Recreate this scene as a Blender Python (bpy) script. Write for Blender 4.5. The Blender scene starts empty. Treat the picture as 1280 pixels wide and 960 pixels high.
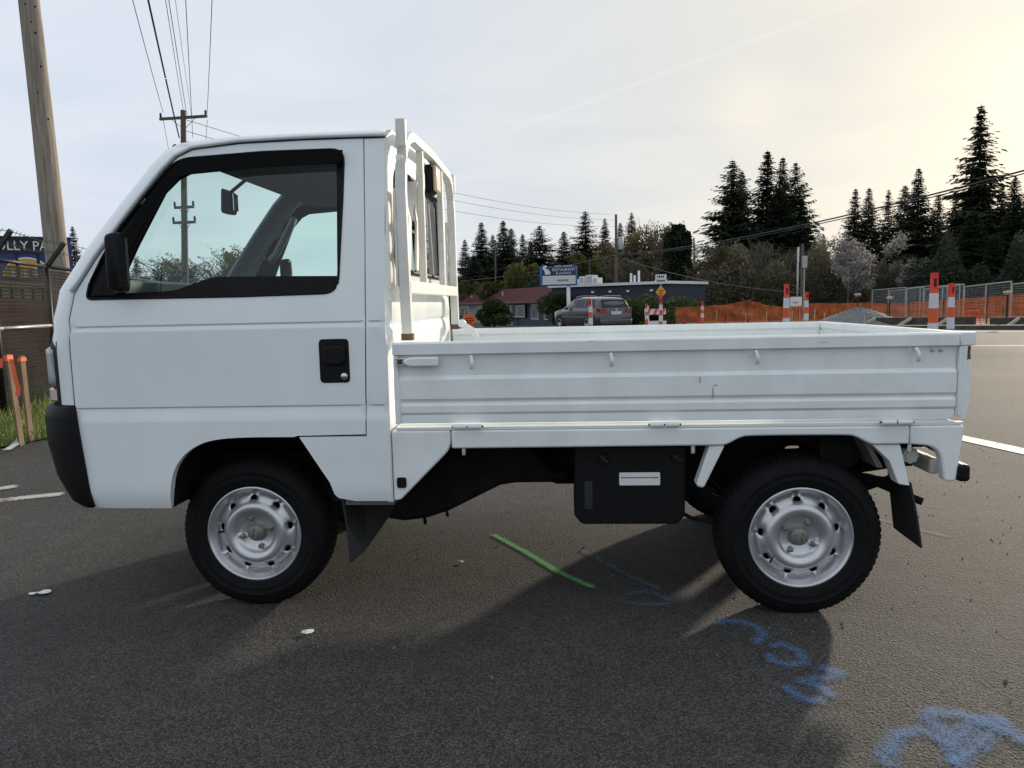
import bpy, bmesh, math, random
from math import sin, cos, pi, radians, sqrt, atan2, tan
from mathutils import Vector, Matrix, geometry
random.seed(7)
SC = bpy.context.scene
COL = SC.collection

# ------------------------------------------------------------------ camera
CAM = Vector((1.133, -2.507, 1.062))
YAW, PITCH, ROLL, FPX = -0.0742, -0.1042, -0.0223, 957.7
_F = Vector((sin(YAW)*cos(PITCH), cos(YAW)*cos(PITCH), sin(PITCH)))
_r = Vector((cos(YAW), -sin(YAW), 0)); _u = _r.cross(_F)
_R = cos(ROLL)*_r + sin(ROLL)*_u
_U = -sin(ROLL)*_r + cos(ROLL)*_u
cd = bpy.data.cameras.new('camera'); cam = bpy.data.objects.new('camera', cd); COL.objects.link(cam)
cd.sensor_width = 36; cd.lens = 36*FPX/1280; cd.clip_start = .05; cd.clip_end = 3000
m = Matrix((( _R.x, _U.x, -_F.x, CAM.x), (_R.y, _U.y, -_F.y, CAM.y), (_R.z, _U.z, -_F.z, CAM.z), (0, 0, 0, 1)))
cam.matrix_world = m
SC.camera = cam
def at(px, py, dist):
    """world point on the sight line of a photograph pixel at a horizontal distance (surveying the photo)"""
    d = _F + _R*((px-640)/FPX) - _U*((py-480)/FPX)
    return CAM + d*(dist/math.hypot(d.x, d.y))
def gnd(px, dist):
    p = at(px, 380, dist); return Vector((p.x, p.y, 0))
def height(px, py, dist): return at(px, py, dist).z

# ------------------------------------------------------------------ sky, sun
SUN_AZ, SUN_EL = radians(33), radians(14.5)     # azimuth clockwise from +Y
SUNV = Vector((sin(SUN_AZ)*cos(SUN_EL), cos(SUN_AZ)*cos(SUN_EL), sin(SUN_EL)))
w = bpy.data.worlds.new('World'); SC.world = w; w.use_nodes = True
nt = w.node_tree; N = nt.nodes; L = nt.links
for n in list(N): N.remove(n)
def nn(t, **k):
    n = N.new(t)
    for a, b in k.items(): setattr(n, a, b)
    return n
out = nn('ShaderNodeOutputWorld'); bg = nn('ShaderNodeBackground'); L.new(bg.outputs[0], out.inputs[0])
sky = nn('ShaderNodeTexSky', sky_type='NISHITA'); sky.sun_disc = False
sky.sun_elevation = SUN_EL; sky.sun_rotation = SUN_AZ; sky.dust_density = 2.0; sky.air_density = 1.0
tc = nn('ShaderNodeTexCoord')
def vmath(op, a, b):
    n = nn('ShaderNodeVectorMath', operation=op); L.new(a, n.inputs[0])
    if isinstance(b, (tuple, Vector)): n.inputs[1].default_value = tuple(b)
    elif b is not None: L.new(b, n.inputs[1])
    return n
def smath(op, a, b=None, c=None, clamp=False):
    n = nn('ShaderNodeMath', operation=op, use_clamp=clamp)
    for i, v in enumerate((a, b, c)):
        if v is None: continue
        if isinstance(v, (int, float)): n.inputs[i].default_value = v
        else: L.new(v, n.inputs[i])
    return n.outputs[0]
def mixc(f, a, b):
    n = nn('ShaderNodeMix', data_type='RGBA')
    if isinstance(f, (int, float)): n.inputs[0].default_value = f
    else: L.new(f, n.inputs[0])
    for i, v in ((6, a), (7, b)):
        if isinstance(v, tuple): n.inputs[i].default_value = v
        else: L.new(v, n.inputs[i])
    return n.outputs[2]
dirv = tc.outputs['Generated']
sep = nn('ShaderNodeSeparateXYZ'); L.new(dirv, sep.inputs[0])
dsun = vmath('DOT_PRODUCT', dirv, SUNV).outputs['Value']
glow = smath('POWER', smath('MAXIMUM', dsun, 0.0), 5.0)
# thin layer of high cloud: planar projection of the direction
zz = smath('MAXIMUM', smath('ADD', sep.outputs[2], .12), .05)
cx = smath('DIVIDE', sep.outputs[0], zz); cy = smath('DIVIDE', sep.outputs[1], zz)
cmb = nn('ShaderNodeCombineXYZ'); L.new(cx, cmb.inputs[0]); L.new(smath('MULTIPLY', cy, 1.6), cmb.inputs[1])
no = nn('ShaderNodeTexNoise'); no.inputs['Scale'].default_value = .85; no.inputs['Detail'].default_value = 5; no.inputs['Roughness'].default_value = .5
no.inputs['Distortion'].default_value = .6
L.new(cmb.outputs[0], no.inputs['Vector'])
cl = smath('MULTIPLY', smath('SUBTRACT', no.outputs[0], .34), 2.6, clamp=True)
veil = mixc(glow, (5.15, 5.55, 6.1, 1), (5.4, 5.12, 4.35, 1))
thin = mixc(glow, (4.45, 4.9, 5.65, 1), (4.7, 4.6, 4.3, 1))
cloud = mixc(cl, thin, veil)
allsky = mixc(.95, sky.outputs[0], cloud)
# faint contrail and a faint sun dog
def skydir(px, py): return (_F + _R*((px-640)/FPX) - _U*((py-480)/FPX)).normalized()
a_, b_ = skydir(660, 155), skydir(1055, 8)
nrm = a_.cross(b_).normalized(); mid = (a_+b_).normalized()
tr = smath('SUBTRACT', 1.0, smath('DIVIDE', smath('ABSOLUTE', vmath('DOT_PRODUCT', dirv, nrm).outputs['Value']), .0035), clamp=True)
ext = smath('MULTIPLY', smath('SUBTRACT', vmath('DOT_PRODUCT', dirv, mid).outputs['Value'], cos(radians(14))), 60, clamp=True)
trail = smath('MULTIPLY', smath('MULTIPLY', tr, ext), .09)
allsky = mixc(trail, allsky, (7.8, 7.5, 7.2, 1))
dog = smath('POWER', smath('MAXIMUM', vmath('DOT_PRODUCT', dirv, skydir(936, 135)).outputs['Value'], 0.0), 900.0)
allsky = mixc(smath('MULTIPLY', dog, .12), allsky, (11, 9.2, 6.2, 1))
L.new(allsky, bg.inputs[0]); bg.inputs[1].default_value = .12
sd = bpy.data.lights.new('sun', 'SUN'); so = bpy.data.objects.new('sun', sd); COL.objects.link(so)
sd.energy = 3.0; sd.angle = radians(2.4); sd.color = (1, .87, .69)
so.rotation_euler = SUNV.to_track_quat('Z', 'Y').to_euler(); so.location = (20, 30, 20)
SC.view_settings.view_transform = 'Standard'; SC.view_settings.look = 'None'
SC.view_settings.exposure = .36; SC.view_settings.gamma = 1

# ------------------------------------------------------------------ materials
def mat(name, col, rough=.6, metal=0, var=.12, scale=8, bump=0, bscale=60, coat=0, col2=None, spec=.5, trans=0, ior=1.45, emit=None, stretch=None, alpha=None):
    m = bpy.data.materials.new(name); m.use_nodes = True
    t = m.node_tree; b = t.nodes['Principled BSDF']
    b.inputs['Roughness'].default_value = rough; b.inputs['Metallic'].default_value = metal
    b.inputs['Coat Weight'].default_value = coat; b.inputs['Coat Roughness'].default_value = .08
    b.inputs['Specular IOR Level'].default_value = spec
    b.inputs['Transmission Weight'].default_value = trans; b.inputs['IOR'].default_value = ior
    tcn = t.nodes.new('ShaderNodeTexCoord'); mp = t.nodes.new('ShaderNodeMapping'); t.links.new(tcn.outputs['Object'], mp.inputs[0])
    if stretch: mp.inputs['Scale'].default_value = stretch
    n = t.nodes.new('ShaderNodeTexNoise'); n.inputs['Scale'].default_value = scale; n.inputs['Detail'].default_value = 6
    n.inputs['Roughness'].default_value = .6
    t.links.new(mp.outputs[0], n.inputs['Vector'])
    r = t.nodes.new('ShaderNodeValToRGB'); t.links.new(n.outputs[0], r.inputs[0])
    c2 = col2 if col2 else tuple(c*(1-var) for c in col)
    c1 = col if col2 else tuple(min(1, c*(1+var*.5)) for c in col)
    r.color_ramp.elements[0].position = .32; r.color_ramp.elements[1].position = .68
    r.color_ramp.elements[0].color = (*c2, 1); r.color_ramp.elements[1].color = (*c1, 1)
    t.links.new(r.outputs[0], b.inputs['Base Color'])
    if emit: b.inputs['Emission Color'].default_value = (*col, 1); b.inputs['Emission Strength'].default_value = emit
    if bump:
        n2 = t.nodes.new('ShaderNodeTexNoise'); n2.inputs['Scale'].default_value = bscale; n2.inputs['Detail'].default_value = 4
        t.links.new(mp.outputs[0], n2.inputs['Vector'])
        bp = t.nodes.new('ShaderNodeBump'); bp.inputs['Strength'].default_value = min(1, bump); bp.inputs['Distance'].default_value = .01
        t.links.new(n2.outputs[0], bp.inputs['Height']); t.links.new(bp.outputs[0], b.inputs['Normal'])
    return m
def glassmat(name, tint, rough=0.0, refl=1.0):
    m = bpy.data.materials.new(name); m.use_nodes = True; t = m.node_tree; t.nodes.remove(t.nodes['Principled BSDF'])
    o = t.nodes['Material Output']; tr = t.nodes.new('ShaderNodeBsdfTransparent'); tr.inputs[0].default_value = (*tint, 1)
    g = t.nodes.new('ShaderNodeBsdfGlossy'); g.inputs['Roughness'].default_value = rough; g.inputs[0].default_value = (refl, refl, refl, 1)
    fr = t.nodes.new('ShaderNodeFresnel'); ge = t.nodes.new('ShaderNodeNewGeometry'); mr = t.nodes.new('ShaderNodeMapRange')
    mr.inputs[3].default_value = 1.45; mr.inputs[4].default_value = 1/1.45; t.links.new(ge.outputs['Backfacing'], mr.inputs[0]); t.links.new(mr.outputs[0], fr.inputs[0])
    mx = t.nodes.new('ShaderNodeMixShader'); t.links.new(fr.outputs[0], mx.inputs[0]); t.links.new(tr.outputs[0], mx.inputs[1]); t.links.new(g.outputs[0], mx.inputs[2])
    t.links.new(mx.outputs[0], o.inputs[0]); return m
def leafmat(name, col, col2, scale=.6, rough=.75, tr=.4):
    m = mat(name, col, rough, col2=col2, scale=scale, spec=.3); t = m.node_tree; b = t.nodes['Principled BSDF']; o = t.nodes['Material Output']
    src = b.inputs['Base Color'].links[0].from_socket; tl = t.nodes.new('ShaderNodeBsdfTranslucent'); t.links.new(src, tl.inputs[0])
    mx = t.nodes.new('ShaderNodeMixShader'); mx.inputs[0].default_value = tr; t.links.new(b.outputs[0], mx.inputs[1]); t.links.new(tl.outputs[0], mx.inputs[2]); t.links.new(mx.outputs[0], o.inputs[0]); return m
M = {}
M['paint'] = mat('white_paint', (.825, .87, .865), .30, var=.06, scale=3, coat=.4, bump=.02, bscale=5)
M['bedpaint'] = mat('worn_white_paint', (.82, .855, .84), .40, var=.09, scale=7, coat=.2, bump=.03, bscale=9)
M['rackpaint'] = mat('rack_white_paint', (.78, .76, .70), .45, var=.1, scale=12)
M['black'] = mat('black_plastic', (.007, .0072, .008), .5, spec=.2, var=.25, scale=30, bump=.15, bscale=300)
M['under'] = mat('underbody_black', (.010, .0095, .009), .8, spec=.25, var=.4, scale=14, bump=.2, bscale=60)
M['underlt'] = mat('underbody_grey', (.16, .15, .13), .6, var=.4, scale=14)
M['rubber'] = mat('tyre_rubber', (.006, .0062, .0068), .7, spec=.2, var=.3, scale=18, bump=.1, bscale=120)
M['flap'] = mat('mudflap_rubber', (.022, .024, .024), .55, var=.4, scale=9)
M['steel'] = mat('painted_steel_wheel', (.60, .60, .61), .34, .75, var=.12, scale=14, bump=.03, bscale=90)
M['emblem'] = mat('emblem_grey', (.32, .31, .29), .4, .6, var=.2)
M['cap'] = mat('hub_cap_grey', (.24, .23, .21), .42, .5, var=.25, scale=50)
M['chrome'] = mat('zinc', (.62, .62, .60), .3, .9, var=.2, scale=40)
M['rust'] = mat('rust', (.14, .085, .05), .85, var=.5, scale=60)
M['trim'] = mat('interior_grey', (.17, .185, .20), .75, var=.15, scale=30)
M['seat'] = mat('seat_vinyl', (.05, .055, .06), .6, var=.2, scale=20)
M['glass'] = glassmat('side_glass', (.80, .93, .89))
M['wglass'] = glassmat('windscreen_glass', (.90, .97, .94))
M['visor'] = glassmat('smoked_visor', (.04, .036, .04), .08, .18)
M['lens'] = mat('streaked_lens', (.62, .64, .66), .1, col2=(.16, .17, .18), scale=30, stretch=(1, 1, .3))  # dark and bright streaks in the colour stand for reflections on the lens
M['mirror'] = mat('mirror_glass', (.75, .78, .8), .03, 1, var=.02)
M['white'] = mat('white_plastic', (.78, .78, .75), .45, var=.06)
M['yellow'] = mat('yellow_sticker', (.5, .30, .03), .5, var=.2)
M['lampface'] = mat('lamp_face', (.62, .50, .34), .3, var=.12, scale=30)
M['scratch'] = mat('scratch_grey', (.42, .42, .41), .7, var=.3, scale=80)
M['red'] = mat('red_lens', (.22, .012, .012), .2, var=.1)

# ------------------------------------------------------------------ mesh helpers
def tag(o, label=None, cat=None, group=None, kind=None):
    if label: o['label'] = label
    if cat: o['category'] = cat
    if group: o['group'] = group
    if kind: o['kind'] = kind
    return o
def empty(name, loc=(0, 0, 0), rz=0, label=None, cat=None, group=None):
    o = bpy.data.objects.new(name, None); COL.objects.link(o); o.location = loc; o.rotation_euler = (0, 0, rz); o.empty_display_size = .1
    return tag(o, label, cat, group)
def link(name, me, parent=None):
    o = bpy.data.objects.new(name, me); COL.objects.link(o)
    if parent: o.parent = parent
    return o
def mesh(name, v, f, mats, smooth=False, angle=None):
    me = bpy.data.meshes.new(name); me.from_pydata([tuple(x) for x in v], [], f); me.update()
    for mm in (mats if isinstance(mats, (list, tuple)) else [mats]): me.materials.append(mm)
    if smooth or angle:
        me.polygons.foreach_set('use_smooth', [True]*len(me.polygons))
        if angle: me.set_sharp_from_angle(angle=radians(angle))
    return me
class MB:
    def __init__(s): s.v = []; s.f = []; s.mi = []; s.cur = 0
    def add(s, v, f):
        o = len(s.v); s.v += [Vector(x) for x in v]; s.f += [tuple(i+o for i in q) for q in f]; s.mi += [s.cur]*len(f); return s
    def box(s, a, b):
        (x0, y0, z0), (x1, y1, z1) = a, b
        x0, x1 = min(x0, x1), max(x0, x1); y0, y1 = min(y0, y1), max(y0, y1); z0, z1 = min(z0, z1), max(z0, z1)
        return s.add([(x0,y0,z0),(x1,y0,z0),(x1,y1,z0),(x0,y1,z0),(x0,y0,z1),(x1,y0,z1),(x1,y1,z1),(x0,y1,z1)],
                     [(0,3,2,1),(4,5,6,7),(0,1,5,4),(1,2,6,5),(2,3,7,6),(3,0,4,7)])
    def tube(s, pts, r, n=8, cap=True, flat=None):
        """round tube along points; r a number or a list; flat=(w,h) gives a rectangular section"""
        pts = [Vector(p) for p in pts]; k = len(pts); rings = []
        for i, p in enumerate(pts):
            t = (pts[min(i+1, k-1)]-pts[max(i-1, 0)]).normalized()
            ref = Vector((0, 0, 1)) if abs(t.z) < .9 else Vector((1, 0, 0))
            a = t.cross(ref).normalized(); b = a.cross(t).normalized()
            if flat:
                w_, h_ = flat; rings.append([p+a*sx*w_/2+b*sy*h_/2 for sx, sy in ((-1,-1),(1,-1),(1,1),(-1,1))])
            else:
                rr = r[i] if isinstance(r, (list, tuple)) else r
                rings.append([p+a*cos(2*pi*j/n)*rr+b*sin(2*pi*j/n)*rr for j in range(n)])
        n = len(rings[0]); v = [q for R_ in rings for q in R_]; f = []
        for i in range(k-1):
            for j in range(n): f.append((i*n+j, i*n+(j+1) % n, (i+1)*n+(j+1) % n, (i+1)*n+j))
        if cap: f += [tuple(range(n))[::-1], tuple((k-1)*n+j for j in range(n))]
        return s.add(v, f)
    def lathe(s, prof, n=24, axis='z', c=(0, 0, 0)):
        """prof: list of (radius, height) along the axis"""
        v = []; f = []
        for (r, h) in prof:
            for j in range(n):
                a = 2*pi*j/n
                p = (r*cos(a), r*sin(a), h) if axis == 'z' else ((r*cos(a), h, -r*sin(a)) if axis == 'y' else (h, r*cos(a), r*sin(a)))
                v.append(Vector(p)+Vector(c))
        k = len(prof)
        for i in range(k-1):
            for j in range(n): f.append((i*n+j, i*n+(j+1) % n, (i+1)*n+(j+1) % n, (i+1)*n+j))
        if prof[0][0] > 1e-4: f.append(tuple(range(n))[::-1])
        if prof[-1][0] > 1e-4: f.append(tuple((k-1)*n+j for j in range(n)))
        return s.add(v, f)
    def prism(s, o2, y0, y1, plane='xz'):
        """extrude a 2-D outline between y0 and y1"""
        n = len(o2)
        P = (lambda a, b, c: (a, c, b)) if plane == 'xz' else ((lambda a, b, c: (c, a, b)) if plane == 'yz' else (lambda a, b, c: (a, b, c)))
        v = [P(a, b, y0) for a, b in o2]+[P(a, b, y1) for a, b in o2]
        f = [tuple(range(n)), tuple(range(2*n-1, n-1, -1))]+[(i, (i+1) % n + 0, (i+1) % n+n, i+n) for i in range(n)]
        return s.add(v, f)
    def build(s, name, mats, parent=None, smooth=False, angle=None, bevel=0, seg=2):
        me = mesh(name, s.v, s.f, mats, smooth, angle)
        bm = bmesh.new(); bm.from_mesh(me); bmesh.ops.recalc_face_normals(bm, faces=bm.faces); bm.to_mesh(me); bm.free()
        if any(s.mi): me.polygons.foreach_set('material_index', s.mi)
        o = link(name, me, parent)
        if bevel:
            b = o.modifiers.new('bevel', 'BEVEL'); b.width = bevel; b.segments = seg; b.limit_method = 'ANGLE'; b.angle_limit = radians(35)
            if not smooth and not angle:
                me.polygons.foreach_set('use_smooth', [True]*len(me.polygons)); me.set_sharp_from_angle(angle=radians(50)); b.harden_normals = False
        return o
def ins(poly, x, y):
    c = False; j = len(poly)-1
    for i in range(len(poly)):
        xi, yi = poly[i]; xj, yj = poly[j]
        if (yi > y) != (yj > y) and x < (xj-xi)*(y-yi)/(yj-yi)+xi: c = not c
        j = i
    return c
def resample(poly, d, closed=True):
    o = []; n = len(poly)
    for i in range(n if closed else n-1):
        a, b = Vector(poly[i]), Vector(poly[(i+1) % n]); k = max(1, int((b-a).length/d))
        o += [tuple(a.lerp(b, t/k)) for t in range(k)]
    if not closed: o.append(tuple(poly[-1]))
    return o
def rounded(poly, rad, n=5):
    """round the corners of a 2-D polygon; rad a number or a list"""
    o = []; k = len(poly)
    for i in range(k):
        p, a, b = Vector(poly[i]), Vector(poly[i-1]), Vector(poly[(i+1) % k])
        r = rad[i] if isinstance(rad, (list, tuple)) else rad
        if r <= 0: o.append(tuple(p)); continue
        da, db = (a-p), (b-p); r1 = min(r, da.length*.48, db.length*.48)
        s_, e_ = p+da.normalized()*r1, p+db.normalized()*r1
        for t in range(n+1):
            t /= n; o.append(tuple((1-t)**2*s_+2*t*(1-t)*p+t*t*e_))
    return o
def plate2d(outline, holes=(), step=.03, rows=()):
    """triangulate outline minus holes with interior points; returns 2-D verts and triangles"""
    loops = [resample(outline, step)]+[resample(h, step*.7) for h in holes]
    V2 = []; E = []
    for lp in loops:
        o = len(V2); V2 += [Vector(p) for p in lp]; E += [(o+i, o+(i+1) % len(lp)) for i in range(len(lp))]
    nb = len(V2); bnd = [tuple(v) for v in V2]
    xs = [p[0] for p in outline]; ys = [p[1] for p in outline]
    gy = [min(ys)+step*(i+.5) for i in range(int((max(ys)-min(ys))/step)+1)]
    gy = sorted([y for y in gy if all(abs(y-r) > step*.6 for r in rows)]+list(rows))
    gx = [min(xs)+step*(i+.5) for i in range(int((max(xs)-min(xs))/step)+1)]
    cell = {}
    for b in bnd: cell.setdefault((int(b[0]//step), int(b[1]//step)), []).append(b)
    for y in gy:
        for x in gx:
            if not ins(loops[0], x, y) or any(ins(h, x, y) for h in loops[1:]): continue
            ci, cj = int(x//step), int(y//step); ok = True
            for di in (-1, 0, 1):
                for dj in (-1, 0, 1):
                    for b in cell.get((ci+di, cj+dj), ()):
                        if (b[0]-x)**2+(b[1]-y)**2 < (.45*step)**2: ok = False
            if ok: V2.append(Vector((x, y)))
    vo, eo, fo, *_ = geometry.delaunay_2d_cdt(V2, E, [], 0, 1e-6)
    tri = []
    for f in fo:
        c = sum((vo[i] for i in f), Vector((0, 0)))/len(f)
        if ins(loops[0], c.x, c.y) and not any(ins(h, c.x, c.y) for h in loops[1:]): tri.append(tuple(f))
    return [tuple(v) for v in vo], tri
def plate(name, outline, holes, fn, mats, parent, step=.03, thick=0, rows=(), flip=False, offset=-1, angle=40):
    v2, tri = plate2d(outline, holes, step, rows)
    v = [fn(a, b) for a, b in v2]
    if flip: tri = [t[::-1] for t in tri]
    me = mesh(name, v, tri, mats, angle=angle); o = link(name, me, parent)
    if thick:
        s = o.modifiers.new('solid', 'SOLIDIFY'); s.thickness = thick; s.offset = offset
        if isinstance(mats, (list, tuple)) and len(mats) > 1: s.material_offset = 1; s.material_offset_rim = 0
        es = o.modifiers.new('split', 'EDGE_SPLIT'); es.split_angle = radians(45)
    return o
def circle2(cx, cy, rx, ry=None, n=20, a0=0):
    ry = ry or rx; return [(cx+rx*cos(a0+2*pi*i/n), cy+ry*sin(a0+2*pi*i/n)) for i in range(n)]
def lerp_tab(tab, z):
    if z <= tab[0][0]: return tab[0][1]
    for (a, b), (c, d) in zip(tab, tab[1:]):
        if z <= c: return b+(d-b)*(z-a)/(c-a)
    return tab[-1][1]
def copy_tree(o, parent=None):
    c = o.copy(); COL.objects.link(c); c.parent = parent
    for ch in list(o.children): copy_tree(ch, c)
    return c
FONT = {}
def text_mesh(name, body, size, mat_, parent=None, extrude=.002):
    cu = bpy.data.curves.new('t', 'FONT'); cu.body = body; cu.size = size; cu.extrude = extrude; cu.align_x = 'CENTER'; cu.align_y = 'CENTER'; cu.resolution_u = 3
    to = bpy.data.objects.new('t', cu); COL.objects.link(to)
    dg = bpy.context.evaluated_depsgraph_get(); me = bpy.data.meshes.new_from_object(to.evaluated_get(dg))
    bpy.data.objects.remove(to); me.materials.clear(); me.materials.append(mat_); me.name = name
    return link(name, me, parent)
# ------------------------------------------------------------------ the truck (x along it, front at -x; y across, near side y = 0; ground z = 0)
W = 1.395
truck = empty('pickup_truck', (0, 0, 0), 0, 'small white cab-over pickup truck with open bed and white headboard rack', 'truck')
def sz(z): return 0.0 if z < 1 else .10*((z-1)/.65)**1.2
def groove(z, zt, w1, w2, d):
    t = zt-z
    if t <= 0 or t >= w1+w2: return 0
    return d*(t/w1) if t < w1 else d*(1-(t-w1)/w2)
def yside(x, z):
    y = sz(z)+groove(z, 1.018, .006, .014, .0055)+groove(z, .738, .006, .046, .007)
    if z < .46: y += .018*((.46-z)/.08)**2
    return y
near = lambda dy=0: (lambda x, z: (x, yside(x, z)+dy, z))
far = lambda dy=0: (lambda x, z: (x, W-yside(x, z)-dy, z))
ROWS = [1.020, 1.018, 1.015, 1.012, 1.006, .998, .995, .741, .738, .735, .732, .720, .705, .686, .683]
# door front line = edge of the nose shell
EN = [(-.548, .379), (-.562, .55), (-.570, .738), (-.571, .931), (-.567, 1.041), (-.546, 1.135), (-.470, 1.250), (-.345, 1.411), (-.235, 1.544), (-.188, 1.589), (-.137, 1.612), (.031, 1.628), (.254, 1.632), (.460, 1.631), (.530, 1.630)]
arch_f = [(-.258, .378), (-.251, .426), (-.236, .505), (-.205, .556), (-.160, .594), (-.095, .621), (.012, .630), (.213, .629)]
def chaikin(p, n=2):
    for _ in range(n): p = [p[0]]+[q for a, b_ in zip(p, p[1:]) for q in ((a[0]*.75+b_[0]*.25, a[1]*.75+b_[1]*.25), (a[0]*.25+b_[0]*.75, a[1]*.25+b_[1]*.75))]+[p[-1]]
    return p
arch_f = chaikin(arch_f)
door_out = [(x+.004, z) for x, z in EN[:5]]+[(x+.003, z-.004) for x, z in EN[5:11]]+[(.031, 1.622), (.254, 1.626), (.457, 1.625), (.462, 1.284), (.462, 1.019), (.448, .636), (.213, .633)]+arch_f[::-1][1:]
win_open = rounded([(-.503, 1.110), (-.492, 1.161), (-.448, 1.250), (-.387, 1.349), (-.290, 1.469), (-.205, 1.562), (-.160, 1.580), (.115, 1.592), (.392, 1.592), (.387, 1.420), (.371, 1.112), (.036, 1.108)], [.02, .01, 0, 0, 0, .03, .04, 0, .045, 0, .05, 0])
glass_out = [(-.378, 1.127), (-.384, 1.167), (-.329, 1.285), (-.233, 1.467), (-.186, 1.512), (-.147, 1.530), (.116, 1.546), (.365, 1.548), (.368, 1.168), (.174, 1.172), (-.040, 1.175), (-.070, 1.172), (-.103, 1.163), (-.187, 1.135), (-.230, 1.130)]
def door(side, name='door'):
    fn = near if side == 'near' else far; fl = side == 'near'
    d = plate(name, door_out, [win_open], fn(), [M['paint'], M['trim']], truck, .025, .028, ROWS, flip=not fl)
    # black sash between opening and glass, set back 6 mm
    big = [(x, z) for x, z in win_open]
    plate('window_frame', big, [glass_out], fn(.007), M['black'], d, .03, .012, flip=not fl)
    plate('window_glass', [(-.40, 1.115), (-.40, 1.17), (-.345, 1.29), (-.247, 1.475), (-.19, 1.524), (-.14, 1.545), (.38, 1.563), (.38, 1.15), (-.03, 1.155), (-.09, 1.15), (-.19, 1.12)], [], fn(.014), M['glass'], d, .06, 0, flip=not fl)
    return d
dn = door('near'); df = door('far')
# raised lip round the window opening
mb = MB(); lp = resample(win_open, .03); mb.tube([near(-.001)(*p) for p in lp+lp[:1]], .0045, 6, cap=False); mb.build('window_seal', M['black'], dn, smooth=True)
# rain visor over the near window
vis = [(-.384, 1.17), (-.395, 1.215), (-.368, 1.306), (-.264, 1.465), (-.196, 1.545), (-.160, 1.572), (-.098, 1.578), (.120, 1.586), (.392, 1.586), (.384, 1.540), (.12, 1.536), (-.125, 1.524), (-.178, 1.509), (-.226, 1.464), (-.325, 1.288)]
plate('rain_visor', vis, [], lambda x, z: (x, yside(x, z)-.016-.010*max(0, (1.59-z)/.06 if z > 1.5 else 1), z), M['visor'], dn, .03, .003, flip=False)
# handle
hp = rounded([(.302, .812), (.404, .812), (.404, .959), (.302, .959)], .016)
b = MB(); b.prism(hp, -.004, .02); h = b.build('door_handle', M['black'], dn, bevel=.003)
b = MB(); b.prism(rounded([(.314, .872), (.392, .872), (.394, .935), (.314, .935)], .02), -.016, -.004); b.build('pull_lever', M['black'], h, bevel=.006)
b = MB(); b.lathe([(.0, -.011), (.010, -.011), (.012, -.008), (.012, -.003)], 16, 'y', (.386, 0, .834)); b.build('key_lock', M['chrome'], h, smooth=True)
# door mirrors
def mirror(parent, sgn, y0, name='door_mirror'):
    # sgn -1 stands out towards -y
    b = MB(); pr = []
    out_ = rounded([(-.365, 1.135), (-.308, 1.125), (-.312, 1.325), (-.366, 1.318)], .02)
    ys = [0, .008, .03, .042, .048]; sc = [.86, 1, 1, .92, .7]
    cx_, cz_ = -.338, 1.225; n = len(out_)
    for y, s in zip(ys, sc):
        pr += [(cx_+(x-cx_)*(s if y > .035 or y == 0 else 1), y0+sgn*(.05+y), cz_+(z-cz_)*(1-(1-s)*.35)) for x, z in out_]
    f = [(i*n+j, i*n+(j+1) % n, (i+1)*n+(j+1) % n, (i+1)*n+j) for i in range(4) for j in range(n)]+[tuple(range(n)), tuple(range(4*n, 5*n))]
    b.add(pr, f); o = b.build(name, M['black'], parent, angle=50)
    b = MB(); b.tube([(-.40, y0+.04*-sgn, 1.14), (-.375, y0+sgn*.03, 1.145), (-.345, y0+sgn*.07, 1.16)], [.022, .018, .015], 10); b.build('mirror_arm', M['black'], o, smooth=True)
    b = MB(); b.prism([(-.49, 1.118), (-.39, 1.118), (-.395, 1.215)], y0+(.022 if sgn < 0 else -.022), y0+(.002 if sgn < 0 else -.002)); b.build('mirror_base', M['black'], o, bevel=.004)
    b = MB(); b.box((-.3085, y0+sgn*.056, 1.15), (-.3065, y0+sgn*.070, 1.305)); b.build('mirror_glass', M['mirror'], o)
mirror(dn, -1, .005); mirror(df, 1, W-.005)
# cab rear quarter on both sides
quarter = [(.219, .628), (.452, .629), (.466, 1.019), (.466, 1.284), (.461, 1.624), (.530, 1.624), (.530, .404), (.405, .404), (.345, .415), (.331, .430), (.318, .470)]
plate('cab_quarter_panel', quarter, [], near(), [M['paint'], M['trim']], truck, .025, .02, ROWS, flip=False)
plate('cab_quarter_panel', quarter, [], far(), [M['paint'], M['trim']], truck, .025, .02, ROWS, flip=True)
# nose and roof as one swept shell cut into nose, windscreen and roof
ENr = []
for (a, b_) in zip(EN, EN[1:]):
    k = max(1, int((Vector(b_)-Vector(a)).length/.035)); ENr += [tuple(Vector(a).lerp(Vector(b_), i/k)) for i in range(k)]
ENr.append(EN[-1])
def offs(x, z):
    if z < 1.13: return (-lerp_tab([(.379, .17), (.5, .205), (.93, .215), (1.02, .205), (1.13, .19)], z), .02 if z > 1.1 else 0)
    if z < 1.612:
        t = (z-1.13)/(1.612-1.13); return (-.19+.05*t, .02+.045*t)
    t = min(1, (x+.137)/.35); return (-.14*(1-t), .065)
us = [i/22 for i in range(23)]; us = us+[2-u_ for u_ in us[::-1][1:]]
G = []
for (x, z) in ENr:
    ox, oz = offs(x, z); s = sz(z)+(.018*((.46-z)/.08)**2 if z < .46 else 0); hw = W/2-s; row = []
    for u_ in us:
        q = u_ if u_ <= 1 else 2-u_; v_ = q**2*1.0; gq = sqrt(max(0, 1-(1-v_)**3))
        y = s+v_*hw if u_ <= 1 else W-s-v_*hw
        gz = groove(z, 1.018, .012, .022, .006)
        row.append(Vector((x+ox*gq+gz, y, z+oz*gq)))
    G.append(row)
iA = next(i for i, p in enumerate(ENr) if p[1] >= 1.16); iB = next(i for i, p in enumerate(ENr) if p[1] >= 1.60)
gl = 7; ncol = len(us)
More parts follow.
